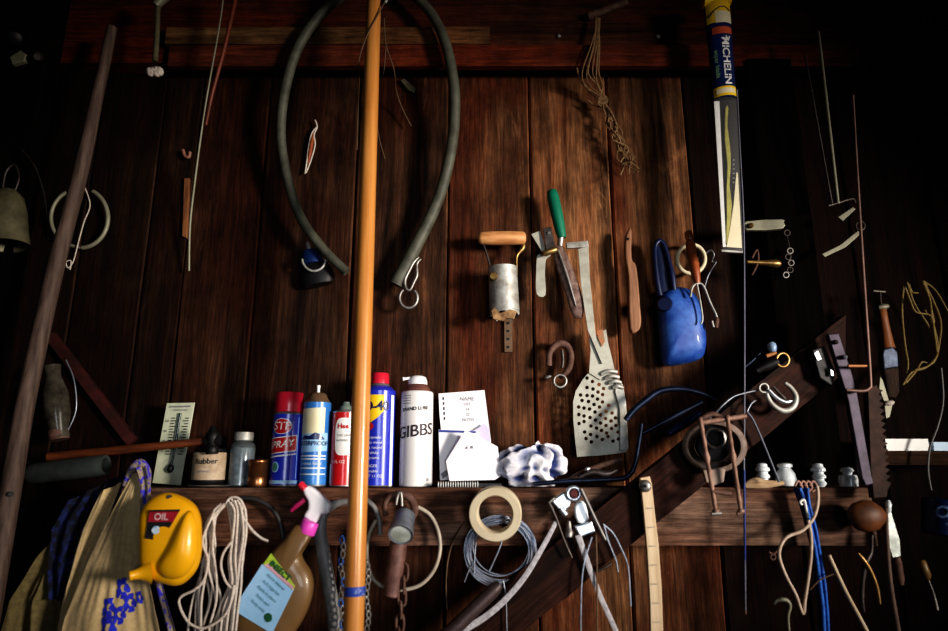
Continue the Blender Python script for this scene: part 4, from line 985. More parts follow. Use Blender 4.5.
t = thing('scraper', 'pale worn scraper with a split end hanging below the old paint brush', 'scraper', (886, 418, -.10))
w = MB(); w.cut([(880, 376), (883, 380), (889, 400), (893, 404), (890, 417), (886, 419), (884, 402), (879, 388)], palegrn_m, y=-.11, th=.004, bv=.001); w.build('blade', parent=t)
w = MB(); w.rev((885, 404, -.118), (894, 402, -.118), [(0, 1), (.3, 2.6), (.8, 2.4), (1, 1)], rope_m, n=12); w.build('knot', parent=t)
random.seed(11)
t = thing('yellow_twine_coil', 'loose hank of yellow twine hanging at the right edge', 'twine', (925, 380, -.06))
w = MB()
loops = [[(904, 284), (902, 310), (905, 345), (908, 365), (904, 384)], [(907, 282), (915, 305), (928, 325), (936, 345), (936, 358), (925, 368), (912, 372), (903, 385)],
 [(923, 282), (930, 300), (932, 318), (937, 340), (937, 355), (928, 366), (915, 370)], [(923, 281), (935, 290), (946, 308), (952, 320)], [(924, 282), (940, 318), (939, 345), (935, 360), (930, 364), (922, 362), (917, 370), (906, 383)],
 [(905, 287), (910, 300), (916, 312), (931, 316), (934, 330), (937, 352)], [(909, 284), (912, 292), (920, 293)], [(926, 284), (931, 308), (934, 322), (930, 320), (925, 310)]]
for i, l in enumerate(loops): w.tube(l, .95, ytwine_m, y=-.07 - .006 * (i % 3), n=7)
w.build('loops', parent=t)
w = MB(); w.tube([(941, 368), (943, 400), (938, 425), (930, 447), (928, 470), (931, 490)], 1.1, mat('grey_cable', (.22, .21, .20), .5), y=-.155); top(w, 'grey_cable', 'thin grey cable curving down past the small right-hand shelf', 'cable')
# ------------------------------------------------------------------ bars and fittings at the brace
def bar(name, label, pts, r, m, y, catg='bar', **k):
    w = MB(); w.tube(pts, r, m, y=y, n=12, **k); return top(w, name, label, catg)
bar('tire_iron', 'dark bent steel tire iron whose upright end rises by the perforated paddle', [(534, 484), (570, 481), (610, 479.5), (626, 477), (634, 467), (638, 448), (641.5, 424)], [2, 2.4, 2.6, 2.6, 2.6, 2.4, 2.4], bluesteel_m, -.125, 'tire iron')
bar('pry_bar', 'dark blue steel pry bar curving from behind the perforated paddle', [(626, 420), (634, 410), (646, 400), (660, 391), (680, 389), (700, 393), (716, 400)], [3.2, 3.4, 3.4, 3.2, 3, 2.6, 2.2], bluesteel_m, -.10, 'pry bar')
bar('steel_rod', 'straight blue-black steel rod slanting up right of the perforated paddle', [(641, 434), (660, 424), (680, 413), (702, 402)], [2.4, 2.8, 2.8, 2.6], bluesteel_m, -.115, 'rod')
bar('blue_bar', 'short deep blue bar below the slanting blue-black rod', [(668, 434), (678, 428), (688, 422), (700, 413)], [3.6, 4, 4, 3.6], bluebar_m, -.11, 'bar')
w = MB(); w.tube([(566, 482), (580, 474), (600, 466), (622, 459)], [2.5, 3, 3, 2.4], rust_m, y=-.09, n=12); top(w, 'rusty_bar', 'brown rusty bar lying on the shelf under the perforated paddle', 'bar')
w = MB(); w.tube([(578, 478), (592, 472), (606, 474), (617, 470)], [1.5, 3, 3.4, 1.6], iron_m, y=-.115, n=10); w.rev((585, 470, -.12), (590, 468, -.12), [(0, 1), (.4, 2.3), (1, 1)], chrome_m, n=10); top(w, 'pliers', 'small grey pliers lying on the shelf end', 'pliers')

# dark pulley wheel behind rusty frame
t = thing('pulley', 'old wooden pulley wheel hanging behind the rusty frame clamp', 'pulley wheel', (714, 480, -.20))
w = MB(); w.rev((714, 446, -.215), (714, 446, -.190), [(0, 21), (.05, 24), (.3, 26), (.7, 26), (1, 23.5), (1, 15.5), (0, 15.5)], mat('grey_wheel_wood', (.30, .23, .19), .65, c2=(.13, .09, .075), nscale=25, bump=.3), n=44, caps=False, squash=1.18); w.build('outer_rim', parent=t)
w = MB(); w.rev((714, 446, -.205), (714, 446, -.19), [(0, 15.2), (1, 15.2)], black_m, n=40); w.build('web', parent=t)
w = MB(); w.rev((715, 438, -.224), (715, 438, -.206), [(0, 8.6), (.1, 10.5), (.9, 10.5), (1, 8.4), (.5, 8), (0, 8.6)], steel_m, n=30, caps=False); w.build('hub_ring', parent=t)
w = MB(); w.cut([(703, 470), (726, 468), (724, 482), (714, 486), (706, 482)], mat('shell_wood', (.34, .25, .20), .6, nscale=25), y=-.218, th=.008, bv=.002); w.build('lower_cheek', parent=t)
w = MB(); w.tube([(701, 420, -.20), (712, 414, -.20), (724, 420, -.20)], 3, rust_m); w.build('strap', parent=t)
t = thing('rusty_clamp', 'rusty H-shaped clamp frame with two long screw rods', 'clamp', (722, 516, -.235))
w = MB(); w.tube([(698, 423), (746, 416)], 2.6, mat('pinkish_rust', (.34, .22, .17), .7, .3, c2=(.17, .09, .065), nscale=60, bump=.5), y=-.235, n=10, sub=4); w.build('crossbar', parent=t)
for p0, p1 in (((700, 417), (716, 512)), ((727, 415), (741, 512))):
    w = MB(); w.rev((*p0, -.24), (*p1, -.24), [(0, 1.5), (.02, 2.8), (.04, 1.8)] + [(.06 + .9 * i / 12, 1.9 + .5 * (i % 2) + (1 if i == 5 else 0)) for i in range(13)] + [(.97, 2), (.975, 3.6), (1, 3.6)], mat('pinkish_rust', (.34, .22, .17), .7, .3, c2=(.17, .09, .065), nscale=60, bump=.5), n=14); w.build('screw_rod', parent=t)
w = MB(); w.tube([(712, 491), (731, 494)], 2.4, rust_m, y=-.24, n=10, sub=3); w.build('lower_rung', parent=t)
w = MB(); w.tube([(711, 514), (721, 513)], 2.2, steel_m, y=-.24, n=10, sub=3); w.build('foot', parent=t)
w = MB(); w.tube([(737, 514), (744, 512)], 2, rust_m, y=-.24, n=10, sub=3); w.build('foot', parent=t)

# shackle with wire on brace
t = thing('snap_shackle', 'bright open shackle with a round eye resting on the diagonal brace', 'shackle', (780, 412, -.20))
w = MB(); w.ring(763.5, 388, -.205, 4.4, 1.4, steel_m, n=20); w.build('eye', parent=t)
w = MB(); w.tube([(767, 391), (768, 398), (774, 406), (784, 411), (793, 407), (796, 397), (791, 388), (785, 383)], [1.8, 2.4, 2.6, 2.8, 3, 2.8, 2.4, 1.8], galv_m, y=-.205, n=12); w.build('bow', parent=t)
w = MB(); w.tube([(769, 390), (777, 398), (785, 402), (791, 401)], [1.6, 2, 2.2, 1.6], chrome_m, y=-.21); w.tube([(773, 386), (779, 393), (785, 399)], [1, 1.8, 1.8], iron_m, y=-.205); w.build('gate', parent=t)
w = MB(); w.tube([(759, 390, -.20), (745, 393, -.20), (733, 397, -.20), (722, 406, -.20), (713, 416, -.195), (703, 424, -.21)], .9, wire_m); top(w, 'wire_strand', 'bent wire running from the bright shackle eye to rusty clamp', 'wire')
t = thing('pipe_fitting', 'short dark pipe with brass ring mouth and blue valve above the brace', 'pipe fitting', (770, 366, -.18))
w = MB(); w.rev((756, 371, -.195), (777, 361, -.2), [(0, 3.5), (.3, 4), (.6, 5.5), (1, 5)], black_m, n=20); w.build('pipe', parent=t)
w = MB(); w.ring(782.5, 360, -.205, 6.2, 1.5, brass_m, n=24, ry=6.8); w.build('ring_mouth', parent=t)
w = MB(); w.rev((773, 352, -.2), (771, 342, -.2), [(0, 3), (.4, 4.5), (.8, 4), (1, 2)], mat('valve_blue', (.12, .2, .4), .4, c2=(.3, .4, .5)), n=16); w.build('valve_knob', parent=t)
w = MB(); w.tube([(766, 356), (776, 353)], 2, mat('orange_rust2', (.45, .2, .06), .6), y=-.2, sub=3); w.build('washer', parent=t)
bar('blue_rod', 'thin blue-grey rod slanting below the blue valve fitting', [(742, 369), (752, 361), (764, 349)], [1.2, 1.3, 1.2], bluesteel_m, -.185, 'rod')
t = thing('dark_bridle', 'black iron latch with bright metal bits left of purple-grey bar', 'latch', (822, 385, -.19))
w = MB(); w.cut([(812, 350), (824, 346), (836, 372), (832, 386), (820, 378)], black_m, y=-.195, th=.012, bv=.002); w.build('latch_plate', parent=t)
w = MB(); w.cut([(814, 353), (818, 350), (822, 359), (818, 361), (816, 358)], chrome_m, y=-.203, th=.003, bv=.001); w.build('tongue', parent=t)
w = MB(); w.cut([(830, 368), (833.5, 371), (834, 376), (831, 376)], chrome_m, y=-.203, th=.003, bv=.001); w.build('spring', parent=t)

# purple-grey slanting bar, toothed rack
t = thing('slotted_bar', 'slanting purple-grey flat iron bar with bolt holes', 'iron bar', (868, 482, -.2))
w = MB(); w.cut([[(828, 334), (839, 333), (856, 385), (872, 476), (874, 484), (866, 486), (862, 478), (848, 400)]], purple_m, y=-.21, th=.012, bv=.002); w.build('bar', parent=t)
for i, (x, y_) in enumerate(((836, 342), (845, 357))):
    w = MB(); w.rev((x, y_, -.222), (x, y_, -.21), [(0, 1.2), (.3, 2.2), (1, 2.4)], chrome_m if i else iron_m, n=12); w.build('bolt', parent=t)
w = MB(); o = [(866, 388), (884, 384), (890, 490), (882, 498), (876, 488), (872, 470)]
teeth = [(868, 388), (877, 385)]
for i in range(15): teeth += [(878 + i * .6, 388 + i * 6.6), (883 + i * .6, 390.5 + i * 6.6)]
teeth += [(888, 490), (887, 497), (874, 498), (871, 470)]
w.cut(teeth, mat('brown_rack', (.07, .035, .025), .75, .2, c2=(.03, .014, .01), nscale=40, bump=.4), y=-.19, th=.016, bv=.0006); top(w, 'toothed_rack', 'brown notched iron rack standing behind the purple-grey bar', 'iron rack')

# insulators
def insul(px, y, prof, name, label, top_py, bot_py=487):
    c = Vector((P(px, bot_py, y).x, y, ZS + .001)); h = P(px, top_py, y).z - P(px, bot_py, y).z; s = T_(px, 470, y)
    w = MB(); w.rev((c.x, c.y, c.z), (c.x, c.y, c.z + h), [(a, b * s) for a, b in prof], ceramic_m, world=True, n=28)
    return w.build(name, label=label, cat='insulator', group='white insulators on the shelf')
rib = [(0, 4), (.03, 4.6), (.12, 6.4), (.2, 6.4), (.26, 4.8), (.34, 4.8), (.38, 6.6), (.48, 6.6), (.54, 5), (.62, 5), (.66, 7), (.78, 7), (.84, 5.2), (.95, 5), (1, 3)]
insul(764, -.11, rib, 'ribbed_insulator', 'white ribbed ceramic insulator beside the driftwood piece', 463)
insul(787, -.11, [(0, 5), (.05, 8.5), (.3, 9.8), (.55, 9), (.72, 6.4), (.78, 5.2), (.82, 7.4), (.94, 7.4), (1, 5)], 'bell_insulator', 'round-bellied white ceramic insulator, largest of the shelf row', 463)
insul(820, -.128, rib, 'ribbed_insulator', 'ribbed white ceramic insulator between the round-bellied and the chipped insulators', 463)
insul(849, -.125, [(0, 6), (.05, 8.5), (.4, 9), (.6, 8), (.62, 4), (.75, 5), (.8, 6.5), (.95, 5), (1, 2)], 'broken_insulator', 'chipped white ceramic insulator nearest the purple-grey bar', 467)
w = MB(); w.tube([(745, 486, -.155), (755, 483, -.155), (768, 484, -.155), (784, 483, -.155)], [2.5, 5.5, 4, 2], palewood_m, n=14, flat=.6); top(w, 'driftwood_piece', 'pale splintered wood piece at the shelf edge by the ribbed insulator', 'wood piece')
w = MB(); w.tube([(747, 412), (753, 420), (762, 440), (771, 462), (779, 482)], 1.3, mat('dark_cable', (.12, .13, .17), .5), y=-.19); w.tube([(747, 412), (751, 404), (756, 400)], .8, wire_m, y=-.19); top(w, 'dark_cable', 'dark cable slanting from the clamp crossbar down to the insulators', 'cable')

# ------------------------------------------------------------------ below the shelf, right to left
random.seed(21)
YB = -.165
t = thing('blue_rope_bundle', 'bundle of bright blue rope hanging below the white insulators', 'rope', (822, 640, -.16))
w = MB()
for k in range(6):
    o = (k - 2.5) * 1.6
    w.tube([(801 + o * 1.6, 488), (806 + o + random.uniform(-1, 1), 505), (812 + o, 530), (817 + o + random.uniform(-1.5, 1.5), 555), (821 + o, 585), (824 + o + random.uniform(-1, 1), 612), (826 + o, 660)], 1.5 if k % 2 else 2.0, bluerope_m if k not in (0,) else mat('dark_blue_rope', (.02, .04, .18), .7), y=YB - .006 * (k % 3), n=8)
w.build('strands', parent=t)
w = MB()
for k in range(4): w.tube([(795 + k * 5, 486), (798 + k * 5, 481), (802 + k * 5, 487), (800 + k * 4, 492)], 1.3, mat('rust_pink_wire', (.4, .22, .17), .5), y=YB - .004); 
w.build('binding', parent=t)
w = MB(); w.tube([(817, 486), (818, 500), (814, 517), (803, 530), (787, 537), (780, 548), (780, 560), (787, 578), (796, 595), (803, 614), (805, 600), (808, 580), (811, 555), (811, 535), (808, 520)], 1.7, mat('cream_string', (.62, .50, .40), .6, c2=(.45, .33, .25), nscale=90), y=-.195, n=10); top(w, 'cream_string', 'cream cord hanging in a teardrop loop in front of the blue rope', 'cord')
w = MB(); w.tube([(802, 505), (800, 502), (804, 500), (806, 508), (808, 518)], 1.4, white_m, y=-.185); top(w, 'wire_hook', 'small white wire hook tangled at the top of the blue rope', 'hook')
w = MB(); w.tube([(829, 555, -.19), (845, 590, -.19), (862, 622, -.19), (874, 645, -.19)], [1.8, 2, 2.1, 2.1], cream_m, n=10); top(w, 'pale_stick', 'thin pale stick slanting down to the right of the blue rope', 'stick')
w = MB(); w.tube([(774, 604), (778, 600), (786, 600), (790, 606), (788, 618), (790, 640)], [1.4, 2, 2.2, 2, 1.6, 1.4], palegrn_m, y=-.16); top(w, 'small_hook', 'small whitish hook low between the string and the cream cord', 'hook')
w = MB(); w.tube([(769, 552), (773, 554), (778, 550)], 1.2, rust_m, y=-.17); w.ring(773, 557, -.17, 2.6, 1, rust_m, n=12, nn=6); top(w, 'cup_hook', 'tiny rusty cup hook beside the cream cord loop', 'hook')
w = MB(); w.tube([(810, 590), (820, 580), (834, 574)], .7, rustwire_m, y=-.19); top(w, 'rusty_wire', 'short rusty wire crossing the blue rope', 'wire')

# leather lump, pliers, file
w = MB(); 
w.rev((848, 517, -.185), (886, 515, -.185), [(0, 3), (.06, 8), (.2, 13), (.45, 15.5), (.7, 14), (.9, 8), (1, 2)], leather_m, n=28, squash=.7); top(w, 'wooden_float', 'rounded orange-brown wooden float under the notched rack', 'float')
t = thing('hanging_pliers', 'pair of slim pliers hanging by its jaws below the wooden float', 'pliers', (868, 600, -.16))
w = MB(); w.tube([(872, 535), (871, 552), (866, 562), (863, 580), (862, 600), (864, 612)], [1.5, 2, 3, 2.2, 2.2, 1.4], iron_m, y=-.17); w.build('handle', parent=t)
w = MB(); w.tube([(858, 553), (864, 561), (871, 572), (877, 588), (880, 604)], [1.2, 2.6, 2.2, 2, 1.4], brass_m, y=-.175); w.build('handle', parent=t)
t = thing('putty_knife', 'putty knife with a pale worn blade hanging at lower right', 'putty knife', (893, 560, -.16))
w = MB(); w.cut([(887, 512), (891, 511), (900, 540), (901, 556), (893, 559), (889, 545)], mat('pale_blade', (.55, .58, .56), .4, .4, c2=(.25, .27, .25), nscale=40), y=-.17, th=.003, bv=.0008); w.build('blade', parent=t)
w = MB(); w.rev((888.5, 500, -.17), (888.5, 513, -.17), [(0, 1.2), (.3, 3), (.8, 2.6), (1, 1.6)], ceramic_m, n=14); w.build('tip', parent=t)
w = MB(); w.rev((896, 557, -.17), (901, 585, -.17), [(0, 3.5), (.2, 4.6), (.8, 4), (1, 2.5)], rust_m, n=14); w.build('handle', parent=t)
w = MB(); w.tube([(886, 508, -.185), (887, 540, -.185), (890, 580, -.185), (897, 625, -.185), (902, 650, -.185)], [1.8, 2.1, 2.3, 2.6, 2.8], mat('brown_stick', (.20, .13, .10), .7, c2=(.11, .07, .05), nscale=30), n=10); top(w, 'brown_stick', 'slender brown stick standing before the putty knife', 'stick')
t = thing('screwdriver', 'small screwdriver with amber handle hanging at far lower right', 'screwdriver', (930, 605, -.15))
w = MB(); w.rev((921, 560, -.16), (928, 580, -.16), [(0, 2.5), (.1, 4), (.8, 4.4), (1, 2.2)], mat('amber_handle', (.28, .17, .06), .4, c2=(.16, .09, .03)), n=16); w.build('handle', parent=t)
w = MB(); w.tube([(928, 580), (934, 596), (937, 610)], [1.6, 1.4, 1.8], steel_m, y=-.16); w.build('shaft', parent=t)
t = thing('blue_label_tin', 'dark tin with scribbled blue lettering at the right edge', 'tin', (944, 535, -.15))
w = MB(); w.rev((944, 500, -.13), (944, 536, -.13), [(0, 17), (.03, 19), (.97, 19), (1, 17)], navy_m, n=32); w.build('tin_body', parent=t)
w = MB(); c_ = P(944, 518, -.13); rr = 19 * T_(944, 518, -.13)
w.text('OIL', mat('pale_blue_ink', (.25, .40, .75), .5), wrap(c_, rr, c_.z + .012, -.35, .0008), size=.03, bold=.03, shear=.2); w.text('10W', mat('pale_blue_ink', (.25, .40, .75), .5), wrap(c_, rr, c_.z - .016, -.35, .0008), size=.024, bold=.02); w.build('lettering', parent=t)
w = MB(); q0 = P(884, 442, -.12); q1 = P(927, 444, -.12)
w.box((q0.x, -.125, ZR + .001), (q1.x, -.03, ZR + .024), white_m); top(w, 'white_box', 'flat white carton lying on the small right-hand shelf', 'carton')
w = MB(); q0 = P(933, 442, -.12); w.box((q0.x, -.12, ZR + .001), (q0.x + .06, -.04, ZR + .018), paleblue_m); top(w, 'blue_box', 'small pale blue packet beside the flat white carton', 'packet')

# folding rule / wooden arm
t = thing('wooden_rule', 'cream wooden rule hanging from a round steel screw below the shelf end', 'ruler', (655, 650, -.21))
w = MB(); w.cut([(640, 478), (650, 476), (652, 484), (655, 512), (659, 545), (662, 590), (664, 650), (651, 650), (650, 600), (647, 550), (643, 505)], cream_m, y=-.195, th=.010, bv=.0015)
for i in range(7): 
    y_ = 508 + i * 19.0; x = 645 + (y_ - 500) * .062
    w.cut([(x + 4, y_), (x + 8, y_ - .3), (x + 8, y_ + .4), (x + 4, y_ + .7)], greyink_m, y=-.2007, th=.0004, bv=.0001)
w.build('blade', parent=t, label='cream painted wooden blade')
w = MB(); w.rev((645, 486, -.208), (645, 486, -.20), [(0, 2), (.05, 4.5), (.5, 6), (1, 6.2)], steel_m, n=24); w.rev((645, 486, -.211), (645, 486, -.207), [(0, 1.4), (1, 2)], black_m, n=10); w.build('screw', parent=t)

# ratchet / latch cluster
t = thing('ratchet_buckle', 'shiny zinc ratchet buckle with levers hanging at the shelf edge', 'ratchet', (575, 540, -.19))
Y1 = -.175
w = MB(); w.cut([(551, 501), (562, 493), (569, 491), (573, 498), (570, 507), (564, 512), (558, 509)], chrome_m, y=Y1, th=.012, bv=.003); w.tube([(561, 509, Y1), (566, 515, Y1)], 3.5, chrome_m, sub=3); w.build('side_plate', parent=t)
w = MB(); w.ring(573.5, 493.5, Y1 - .01, 6.2, 2.0, chrome_m, n=24); w.build('spool_ring', parent=t)
w = MB(); w.rev((573.5, 493.5, Y1 - .016), (573.5, 493.5, Y1), [(0, 3), (.2, 4.4), (1, 4.4)], mat('dark_red_core', (.14, .03, .025), .5), n=16); w.build('spool_core', parent=t)
w = MB(); w.cut([(576, 503), (581, 500.5), (586, 504), (589, 518), (586, 523), (578, 523), (574.5, 512)], ceramic_m, y=Y1 - .008, th=.014, bv=.004, smooth=2); w.build('grip', parent=t, label='white enamelled grip')
w = MB(); w.cut([(574, 526), (592, 521), (596, 532), (580, 538)], chrome_m, y=Y1, th=.020, bv=.003); w.build('strap_clamp', parent=t)
w = MB(); w.rev((569, 521, Y1), (569, 537, Y1), [(0, 1.5), (.2, 2.4), (.6, 3.2), (.7, 4.4), (1, 3.8)], steel_m, n=16); w.build('spring_post', parent=t)
w = MB(); w.tube([(549, 503, Y1 - .012), (556, 518, Y1 - .014), (564, 540, Y1 - .014), (572, 558, Y1 - .012)], [1.7, 1.5, 1.4, 1.1], iron_m, n=8); w.tube([(549, 503, Y1 - .012), (553, 499, Y1 - .012), (556, 498, Y1 - .008)], 1.3, steel_m, n=8); w.build('lever', parent=t)
w = MB(); w.tube([(581, 489, Y1 - .018), (590, 508, Y1 - .02), (598, 525, Y1 - .02), (605.5, 540, Y1 - .018)], [1.9, 1.9, 1.9, 1.6], mat('lever_steel', (.26, .24, .23), .5, .6), n=8); w.build('lever', parent=t)
def strap(name, label, pts, r, y, m, fl=.18, catg='strap'):
    w = MB(); w.tube(pts, r, m, y=y, n=10, flat=fl, sub=8); return top(w, name, label, catg)
websting_m = mat('white_webbing', (.52, .50, .52), .7, c2=(.30, .28, .30), nscale=120, bump=.3)
strap('webbing_strap', 'pale webbing strap sweeping in a curve to the lower left of the buckle', [(556, 522), (550, 534), (540, 552), (524, 578), (505, 600), (485, 617), (460, 632), (440, 642)], [2, 2.3, 2.6, 2.8, 3.0, 3.2, 3.4, 3.4], -.19, websting_m)
strap('webbing_strap', 'pale webbing strap hanging straight down from the shiny ratchet buckle', [(578, 535), (584, 552), (592, 575), (601, 598), (612, 622), (622, 645)], [3.2, 3.0, 2.8, 2.7, 2.6, 2.6], -.185, websting_m)
for pts, lab in (([(592, 537), (585, 560), (582, 580), (581, 610), (581, 645)], 'thin wire hanging between the two pale webbing straps'),
                 ([(596, 535), (597, 570), (597, 600), (597, 645)], 'thin dark wire hanging just right of the buckle strap'),
                 ([(603, 524), (613, 533), (622, 550), (628, 566), (630, 590), (631, 606)], 'thin arched wire between the buckle and cream wooden rule'),
                 ([(604, 524), (608, 540), (616, 560), (618, 572)], 'short thin wire under the arched wire near the buckle')):
    w = MB(); w.tube(pts, .9, wire_m if 'dark' not in lab else rustwire_m, y=-.19, n=6); top(w, 'hanging_wire', lab, 'wire')
w = MB(); w.tube([(503, 580, -.18), (506, 600, -.18), (507, 645, -.18)], .7, wire_m); top(w, 'hanging_wire', 'thin wire tail hanging under the wire coil', 'wire')
w = MB(); w.tube([(596, 572), (604, 568), (612, 563)], [1.2, 1.6, 1], iron_m, y=-.185); top(w, 'bent_nail', 'bent nail sticking from the brace beside the buckle strap', 'nail')
w = MB(); w.rev((432, 650, -.215), (500, 584, -.20), [(0, 7), (.1, 7.5), (.9, 7), (.95, 6), (1, 4)], mat('dark_bar_paint', (.09, .06, .06), .5, .3, nscale=40), n=18); top(w, 'round_iron_bar', 'thick dark round bar rising from the bottom beneath the wire coil', 'bar')

# masking tape roll and wire coil
w = MB(); 
rr = [(0, 18.2), (0, 25.2), (.06, 26.2), (.94, 26.2), (1, 25.4), (1, 17.5), (.9, 17.2), (.1, 17.2), (0, 18.2)]
w.rev((495, 514.5, -.222), (496, 511.5, -.182), rr, tape_m, n=56, caps=False); top(w, 'tape_roll', 'roll of cream masking tape hanging in front of the wire coil', 'tape roll')
random.seed(5)
w = MB(); pts = []
for k in range(17):
    R = 31 + random.uniform(-2.5, 5); ox = random.uniform(-2, 2); oy = random.uniform(-3, 3) + (R - 31) * .35
    for i in range(16):
        a = math.radians(90 + i * 22.5); f = (k * 16 + i) / (17 * 16)
        pts.append((500 + ox + R * math.cos(a), 550 + oy - R * .98 * math.sin(a), -.149 - .020 * ((k * 7) % 17) / 17 - random.uniform(0, .0012)))
w.tube(pts, .75, mat('blue_grey_wire', (.38, .39, .43), .4, .5, c2=(.18, .20, .26), nscale=60, bump=0), sub=2, n=6)
w.tube([(477, 532), (475, 552), (474, 576)], .8, wire_m, y=-.185); w.tube([(503, 538), (498, 552), (489, 572)], .9, wire_m, y=-.186); w.tube([(474, 560), (469, 570), (464.5, 582)], .8, wire_m, y=-.18)
w.build('wire_coil', label='coil of blue-grey steel wire hanging below the shelf', cat='wire coil')
w = MB(); w.tube([(466, 520), (454, 540), (448, 560), (446, 585), (447, 610)], .8, rustwire_m, y=-.15); top(w, 'hanging_wire', 'thin brown wire drooping left of the wire coil', 'wire')

# hoop cable, coupling, handle, chain
w = MB(); w.tube([(376, 520), (369, 535), (367, 556), (372, 577), (384, 587), (400, 590), (420, 585), (434, 570), (440, 550), (438, 530), (430, 515), (418, 507)], 2.0, mat('beige_tubing', (.48, .42, .34), .5, c2=(.35, .3, .23), nscale=40), y=-.165, n=10, sub=8); top(w, 'tubing_loop', 'round loop of thin beige tubing hanging behind the pipe coupling', 'tubing')
t = thing('shelf_hook', 'rusty curved hook on the shelf edge holding the pipe coupling', 'hook', (400, 515, -.19))
w = MB(); w.tube([(386, 516), (385, 505), (390, 497), (400, 494), (410, 498), (415, 508), (413, 518)], [2.6, 3, 3.4, 3.8, 4, 4, 3], rust_m, y=-.165, n=12); w.build('hook_body', parent=t)
w = MB(); w.tube([(396, 505), (398, 495), (401, 493), (402, 506)], 1.6, steel_m, y=-.178); w.build('staple', parent=t)
t = thing('grip_with_coupling', 'brown rubber grip tube with a grey pipe coupling on top', 'pipe coupling', (395, 598, -.2))
w = MB(); w.rev((405, 515, -.190), (400.5, 535, -.228), [(0, 9.5), (.05, 10.8), (.5, 11), (.55, 11.6), (.9, 12.6), (1, 12.4), (.95, 10), (.3, 8)], mat('grey_coupling', (.26, .29, .34), .4, .4, c2=(.14, .14, .15), nscale=40), n=32, caps=False); w.build('coupling', parent=t, label='grey metal pipe coupling')
w = MB(); w.rev((401.5, 531, -.220), (400.8, 534, -.2262), [(0, 4), (.5, 9.8), (1, 10.8)], mat('pale_inner', (.75, .78, .74), .5, c2=(.3, .32, .28), nscale=14), n=28); w.build('inner_sleeve', parent=t)
w = MB(); w.rev((399, 541, -.195), (391, 597, -.195), [(0, 6), (.03, 8.6), (.2, 9), (.6, 8.7), (.9, 8), (.97, 8.6), (1, 7)], pinkrust_m, n=26); w.build('grip', parent=t, label='brown worn rubber grip')
w = MB(); c0 = [(404, 572, -.20), (404, 585, -.20), (402, 597, -.20), (401, 610, -.20), (400, 623, -.20), (399, 636, -.20)]
for i, (x, y_, yy) in enumerate(c0):
    if i % 2: w.tube([(x, y_ - 8, yy - .004), (x + .2, y_, yy - .006), (x, y_ + 8, yy - .004), (x, y_, yy + .006)], 1.5, rust_m, closed=True, n=8, sub=4)
    else: w.tube([(x - 3.8, y_, yy), (x - 3, y_ - 7, yy), (x, y_ - 9, yy), (x + 3, y_ - 7, yy), (x + 3.8, y_, yy), (x + 3, y_ + 7, yy), (x, y_ + 9, yy), (x - 3, y_ + 7, yy)], 1.5, rust_m, closed=True, n=8, sub=3)
top(w, 'iron_chain', 'rusty iron chain hanging beside the brown rubber grip', 'chain')

# grey hose by pole, beaded cords
w = MB(); w.tube([(352, 502, -.17), (338, 503, -.17), (325, 512, -.17), (320, 528, -.17), (323, 552, -.17), (328, 580, -.17), (333, 610, -.17), (338, 655, -.17)], [3, 3.6, 5, 6.5, 7, 7, 7, 7], greyhose_m, n=16, flat=.7, sub=8); top(w, 'grey_hose', 'grey rubber hose bent over under the shelf, left of varnished pole', 'hose')
w = MB(); w.tube([(366, 500, -.16), (374, 507, -.16), (379, 520, -.16), (380, 535, -.16)], 2.6, greyhose_m, n=12); top(w, 'hose_end', 'short grey hose end curving out right of the varnished pole', 'hose')
w = MB(); w.tube([(238, 498), (255, 499), (270, 507), (279, 520), (283, 540), (284, 560)], 2.4, darkhose_m, y=-.158, n=12); top(w, 'dark_hose', 'thin dark hose arching behind the white cord and spray bottle', 'hose')
random.seed(9)
w = MB()
for k in range(16):
    y_ = 540 + k * 7; x = 342 + 1.5 * math.sin(k * 1.3)
    w.tube([(x, y_ - 4.6, -.19), (x + 2.2, y_, -.19), (x, y_ + 4.6, -.19), (x - 2.2, y_, -.194)], .9, steel_m if k % 3 else mat('blue_link', (.05, .15, .45), .4), closed=True, n=6, sub=3)
top(w, 'link_chain', 'slim chain of steel and blue links hanging left of the varnished pole', 'chain')
w = MB()
for k in range(13):
    y_ = 566 + k * 7; x = 367.5 + 1.2 * math.sin(k * 1.1)
    w.tube([(x, y_ - 4.6, -.19), (x + 2.0, y_, -.19), (x, y_ + 4.6, -.19), (x - 2.0, y_, -.194)], .9, steel_m, closed=True, n=6, sub=3)
top(w, 'link_chain', 'slim steel chain hanging close right of the varnished pole foot', 'chain')

# ------------------------------------------------------------------ spray bottle
t = thing('spray_bottle', 'amber spray bottle with white trigger head and magenta collar, hung tilted', 'spray bottle', (290, 640, -.203))
YS = -.201
w = MB(); w.pillow([(298, 524), (312, 531), (309, 541), (302, 551), (304, 560), (311, 571), (314, 585), (311, 602), (303, 620), (293, 636), (283, 654), (262, 650), (240, 640), (236, 620), (240, 600), (252, 578), (264, 562), (274, 550), (288, 535)], (278, 590), amber_m, y=YS, d=.0235, back=.014, pw=3.4)
w.build('bottle', parent=t, label='amber brown plastic bottle')
w = MB(); w.cut([(262, 564), (294, 589), (272, 634), (236, 612), (240, 598)], paleblue_m, y=YS - .0240, th=.0012, bv=.0003)
w.cut([(271, 553), (295, 586), (293, 590), (263, 564)], mat('lime_print', (.45, .55, .06), .5, nscale=90, c2=(.25, .4, .05)), y=YS - .0244, th=.0012, bv=.0003)
w.cut([(264, 565), (268, 563.5), (294, 587), (292.5, 590)], mat('pink_print', (.75, .45, .5), .5), y=YS - .0250, th=.0012, bv=.0003)
lr = math.radians(-38)
def lt(px, py): return lambda u, v: P(px, py, YS - .0262) + Vector((u * math.cos(lr) - v * math.sin(lr), 0, u * math.sin(lr) + v * math.cos(lr)))
